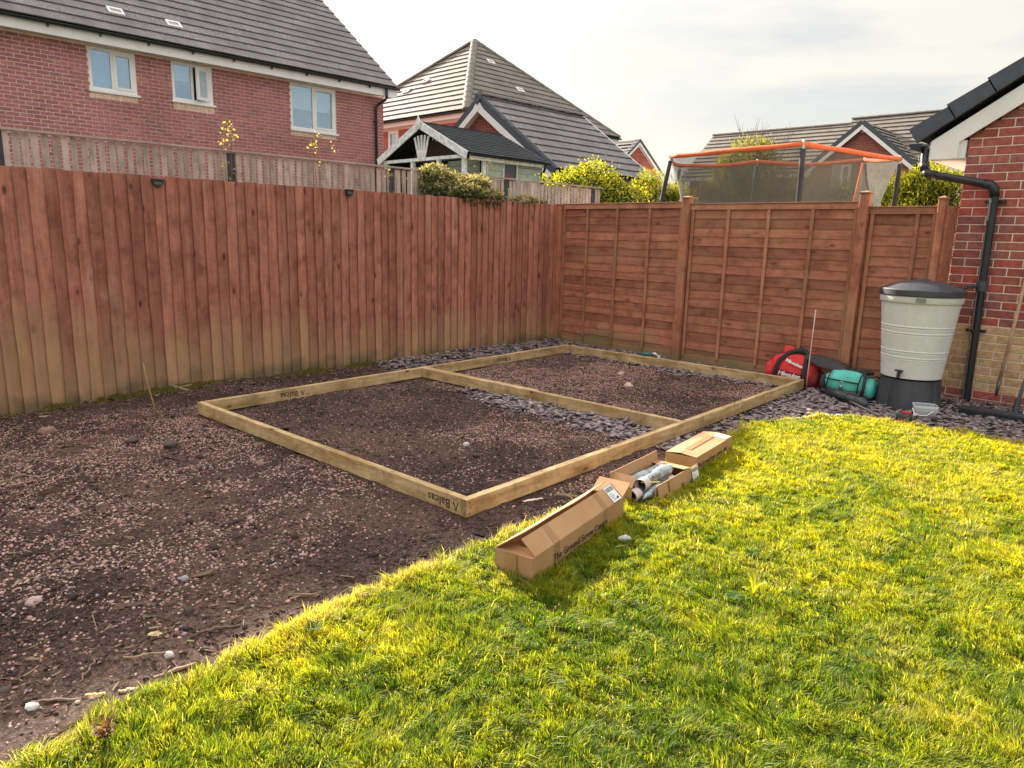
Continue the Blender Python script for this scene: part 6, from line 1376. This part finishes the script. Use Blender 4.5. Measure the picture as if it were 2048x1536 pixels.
# ------------------------------------------------------------------ plants
M_['leaf'] = colattr('leaves', .75, transl=.35, spec=.12, backcol=(1.5, 1.4, .5))
M_['bark'] = simple('bark', (.12, .085, .06), .9, noise=.3, nscale=20, bump=.5)
def leaves(root, lumps, n, size, cols, tipcols, seed, aspect=.45, tipz=.62, droop=0.0, up=0.0, name='foliage', shell=.55):
    """leaf cloud: lumps = (centre, radii); outer/top leaves take the young-growth colours"""
    r = np.random.default_rng(seed); wts = np.array([l[1][0]*l[1][1]*l[1][2] for l in lumps])**.7; wts /= wts.sum(); ids = r.choice(len(lumps), n, p=wts)
    Cn = np.array([l[0] for l in lumps])[ids]; Rd = np.array([l[1] for l in lumps])[ids]
    d = r.normal(0, 1, (n, 3)); d /= np.linalg.norm(d, axis=1)[:, None]; rad = shell+(1-shell)*r.uniform(0, 1, n)**.6; rad *= 1+.34*(fbm(d[:, 0]*3+ids*7, d[:, 1]*3+d[:, 2]*2, seed)-.5)*2; rad *= np.where(r.uniform(0, 1, n) < .03, 1.22, 1)
    P = Cn+d*Rd*rad[:, None]; 
    ax = d*.6+r.normal(0, .7, (n, 3))+np.array([0, 0, up-droop]); ax /= np.linalg.norm(ax, axis=1)[:, None]
    sd_ = np.cross(ax, r.normal(0, 1, (n, 3))); sd_ /= np.linalg.norm(sd_, axis=1)[:, None]; nr = np.cross(ax, sd_)
    s = size*r.uniform(.6, 1.3, n)[:, None]
    V = np.stack([P, P+ax*s*.5+sd_*s*aspect*.5+nr*s*.06, P+ax*s, P+ax*s*.5-sd_*s*aspect*.5+nr*s*.06], 1)
    T = np.array([(0, 1, 2), (0, 2, 3)])[None]+np.arange(n)[:, None, None]*4
    young = (d[:, 2]*.6+(rad-.8)*1.5+r.normal(0, .25, n)) > (tipz-.3)
    c = np.where(young[:, None], np.array(tipcols)[r.integers(0, len(tipcols), n)], np.array(cols)[r.integers(0, len(cols), n)])*r.uniform(.75, 1.25, (n, 1))
    C = np.concatenate([np.repeat(c[:, None], 4, 1).reshape(-1, 3), np.ones((n*4, 1))], 1)
    return np_mesh(name, V.reshape(-1, 3), T.reshape(-1, 3), M_['leaf'], np.clip(C, 0, 1), parent=root)
def stems(root, base, tips, r0_=.03, name='trunk', mat='bark', wob=.05, seed=0):
    rs = random.Random(seed); m = MB(); base = Vector(base)
    for tpt in tips:
        tpt = Vector(tpt); pts = [base.lerp(tpt, k/5)+Vector((rs.uniform(-wob, wob), rs.uniform(-wob, wob), 0))*(0 if k in (0,) else 1)*(k/5) for k in range(6)]; m.tube(pts, [r0_*(1-.85*k/5) for k in range(6)], 7)
    return m.build(name, M_[mat], root, smooth=True)
G1 = [(.055, .075, .028), (.075, .10, .038), (.038, .052, .022), (.10, .115, .055)]
bs_ = empty('shrub', (-.5, -1.5, 0), 'grey-green shrub with pinkish tips spilling over the top of the red fence', 'shrub')
lump = [((-.02, -1.62, 1.86), (.10, .26, .13)), ((.0, -1.25, 1.84), (.08, .22, .10)), ((-.46, -1.62, 1.97), (.22, .34, .20)), ((-.30, -1.30, 1.96), (.22, .30, .16)), ((-.46, -1.72, 2.10), (.15, .20, .10)), ((-.30, -1.50, 1.90), (.22, .42, .13)), ((-.44, -1.08, 2.0), (.14, .18, .12)), ((-.6, -1.5, 1.7), (.2, .3, .3))]
leaves(bs_, lump, 10000, .044, G1, [(.40, .33, .22), (.26, .24, .13), (.46, .34, .26), (.18, .19, .08)], 41, aspect=.38, droop=.2); stems(bs_, (-.5, -1.5, .0), [l[0] for l in lump], .03, seed=1)
bs_ = empty('shrub', (-.5, -.6, 0), 'small straggly low shrub on the red fence, right of the larger grey-green one', 'shrub')
lump = [((-.06, -.62, 1.83), (.10, .26, .07)), ((-.10, -.32, 1.83), (.08, .18, .05)), ((-.40, -.85, 1.88), (.10, .16, .07))]
leaves(bs_, lump, 1700, .032, G1, [(.30, .25, .15), (.34, .24, .18)], 42, aspect=.4); stems(bs_, (-.5, -.6, 0), [l[0] for l in lump], .02, seed=2)
def wisp(lb, x, y, z0, z1, seed, cols, n=60):
    w_2 = empty('climbing_shoot', (x, y, 0), lb, 'climbing plant', 'shoots above the pale fence'); rs = random.Random(seed); tips = [(x+rs.uniform(-.05, .08), y+rs.uniform(-.16, .16), z0+(z1-z0)*rs.uniform(.55, 1)) for _ in range(4)]
    stems(w_2, (x, y, .0), tips, .008, 'stem', seed=seed, wob=.03); leaves(w_2, [(t_3, (.03, .05, .07)) for t_3 in tips]+[((x, y, z0), (.05, .10, .08))], n, .032, cols, cols, seed, aspect=.5)
YL = [(.42, .38, .12), (.50, .40, .20), (.30, .32, .10), (.55, .42, .30)]
wisp('tall pale leafy shoot above the pale fence, between the middle and right house windows', -.50, -4.22, 1.95, 2.33, 51, YL, 90)
wisp('pale leafy shoot poking over the pale fence below the right-hand house window', -.62, -3.15, 2.05, 2.35, 52, YL, 50)
wisp('sprig with reddish tips poking over the pale fence in front of the green summerhouse', -.60, -.85, 2.05, 2.33, 53, [(.35, .24, .16), (.2, .17, .08)], 50)
wisp('yellow-green sprig at the top of the fence below the summerhouse post', -.45, -2.35, 1.85, 2.08, 54, YL, 40)
GD = [(.028, .052, .014), (.045, .075, .018), (.02, .036, .012), (.07, .10, .02)]; GY = [(.52, .48, .04), (.38, .40, .04), (.62, .54, .06), (.24, .30, .035)]
hb = empty('hedge_bush', (-1.55, 2.5, 0), 'big rounded bush with bright yellow-green tips behind the corner of the fences', 'bush')
lump = [((-1.65, 2.4, 2.12), (.60, .5, .46)), ((-1.15, 2.5, 2.02), (.50, .5, .42)), ((-2.15, 2.5, 2.15), (.45, .4, .34)), ((-1.5, 2.6, 2.3), (.45, .4, .38)), ((-.75, 2.6, 1.9), (.40, .4, .38)), ((-1.6, 2.4, 1.5), (1.1, .6, .7))]
leaves(hb, lump, 22000, .050, GD, GY, 43, aspect=.5, tipz=.66); stems(hb, (-1.55, 2.5, 0), [l[0] for l in lump], .05, seed=3)
def conifer(lb, base, lumps, n, seed, cols=GD, tips=GY, size=.10, name='conifer', tipz=.55):
    c = empty(name, base, lb, 'tree' if name != 'hedge_bush' else 'bush'); leaves(c, lumps, n, size, cols, tips, seed, aspect=.16, tipz=tipz, up=.5, shell=.35); stems(c, base, [l[0] for l in lumps], .06, seed=seed); return c
conifer('yellow-tipped conifer hedge just left of the trampoline', (-1.0, 4.0, 0), [((-1.05, 4.0, 2.05), (.40, .35, .38)), ((-1.35, 4.0, 2.25), (.30, .3, .36)), ((-.80, 4.1, 1.95), (.35, .3, .42)), ((-1.0, 4.0, 1.4), (.7, .5, .7))], 16000, 61, size=.075, tipz=.5)
conifer('tall golden-green conifer seen through the left half of the trampoline net', (-2.2, 9.5, 0), [((-2.3, 9.4, 3.2), (.55, .5, .62)), ((-2.5, 9.4, 2.5), (.85, .6, .7)), ((-1.9, 9.4, 2.7), (.85, .6, .75)), ((-2.75, 9.4, 3.0), (.35, .35, .5)), ((-1.75, 9.3, 3.35), (.25, .25, .40)), ((-2.2, 9.4, 1.6), (1.3, .8, 1.2))], 20000, 62, size=.12, cols=[(.09, .11, .03), (.14, .15, .04), (.06, .08, .02)], tips=[(.36, .31, .08), (.28, .26, .07), (.2, .21, .06)], tipz=.35)
conifer('darker conifer seen through the middle and right of the trampoline net', (-.2, 9.5, 0), [((-.6, 9.4, 2.35), (.80, .5, .62)), ((.2, 9.4, 2.2), (.9, .6, .6)), ((.9, 9.3, 2.1), (.7, .5, .6)), ((-.1, 9.4, 1.5), (1.6, .8, 1.0))], 16000, 63, size=.12, cols=[(.05, .075, .022), (.09, .11, .035)], tips=[(.24, .25, .06), (.17, .19, .05)], tipz=.5)
conifer('bright yellow-green conifer between the trampoline and the garage', (2.7, 6.2, 0), [((2.35, 6.1, 2.25), (.40, .4, .33)), ((2.75, 6.0, 2.35), (.42, .4, .38)), ((3.10, 6.1, 2.15), (.40, .4, .42)), ((2.7, 6.1, 1.6), (.85, .6, .9))], 17000, 64, size=.09, tipz=.5)
def bare(lb, base, h, seed, sp=.5):
    t_4 = empty('bare_tree', base, lb, 'tree'); rs = random.Random(seed); m = MB(); b_2 = Vector(base)
    def br(p, d, L_, r_, k):
        q = p+d*L_; m.tube([p, p.lerp(q, .5)+Vector((rs.uniform(-.04, .04), rs.uniform(-.04, .04), 0))*L_, q], [r_, r_*.8, r_*.6], 5)
        if k > 0:
            for _ in range(3 if k > 1 else 4):
                nd = (d+Vector((rs.uniform(-sp, sp), rs.uniform(-sp, sp), rs.uniform(.0, .4)))).normalized(); br(p.lerp(q, rs.uniform(.55, 1)), nd, L_*rs.uniform(.5, .75), r_*.55, k-1)
    br(b_2, Vector((0, 0, 1)), h*.45, .05, 4); m.build('branches', M_['bark'], t_4)
bare('bare twiggy tree top rising above the golden conifer behind the trampoline', (-2.0, 9.8, .2), 4.1, 71, .45)
bare('distant bare twiggy tree between the small brick gable and the trampoline', (-13, 24, 0), 5.4, 72, .6)
def weed(lb, P, n, size, seed, col=None, up=.25):
    w_3 = empty('weed', (P[0], P[1], G), lb, 'weed'); r = random.Random(seed); m = MB(); z0 = float(height(P[0], P[1])); V = []; T = []; C = []
    for k in range(n):
        a = 6.283*k/n+r.uniform(-.3, .3); L_ = size*r.uniform(.6, 1.1); el = r.uniform(.3, 1.0)*up*2; w_4 = L_*.15
        d = Vector((math.cos(a), math.sin(a), 0)); s = Vector((-d.y, d.x, 0)); p0 = Vector((P[0], P[1], z0+.008)); b0 = len(V)
        pts = [(0, .25, 0), (.35, .8, .55), (.7, 1.0, .85), (1, .12, .8)]
        for (t_5, wd_, zz_) in pts:
            c = p0+d*L_*t_5+Zv*(L_*el*zz_+.012); V += [tuple(c-s*w_4*wd_), tuple(c+s*w_4*wd_)]
        for q in range(3): T += [(b0+q*2, b0+q*2+1, b0+q*2+3), (b0+q*2, b0+q*2+3, b0+q*2+2)]
        cc_ = col or (.055, .10, .035); f_ = r.uniform(.8, 1.3); C += [(cc_[0]*f_, cc_[1]*f_, cc_[2]*f_, 1)]*8
    np_mesh('leaves', V, T, M_['leaf'], C, parent=w_3)
weed('bright yellow broad-leaved weed standing up from the lawn in the lower middle', (5.28, -4.80), 11, .060, 1, (.42, .42, .03), .9)
weed('flat dark green weed rosette right below the bright yellow weed', (5.24, -4.88), 16, .042, 2, (.06, .12, .025), .15)
weed('dark green weed rosette in the lawn above the bright yellow weed', (5.10, -4.45), 16, .045, 3, (.05, .11, .02), .2)
weed('low green weed rosette in the right half of the lawn', (5.55, -4.05), 14, .038, 4, (.06, .12, .02), .2)
weed('small silvery green weed on the lawn just right of the cardboard boxes', (4.70, -3.95), 12, .03, 5, (.10, .16, .07), .2)
weed('green weed patch on the lawn edge at the lower left', (4.33, -6.22), 18, .038, 6, (.045, .10, .02), .25)
weed('small dark curled weed in the shadow right of the nearest box', (4.75, -4.82), 9, .03, 7, (.08, .13, .07), .5)
weed('low green weed at the lower right of the lawn', (5.75, -4.9), 14, .035, 8, (.07, .13, .02), .2)
weed('reddish brown dying tuft on the lawn edge at the bottom left', (4.42, -6.92), 60, .034, 9, (.17, .09, .045), .9)
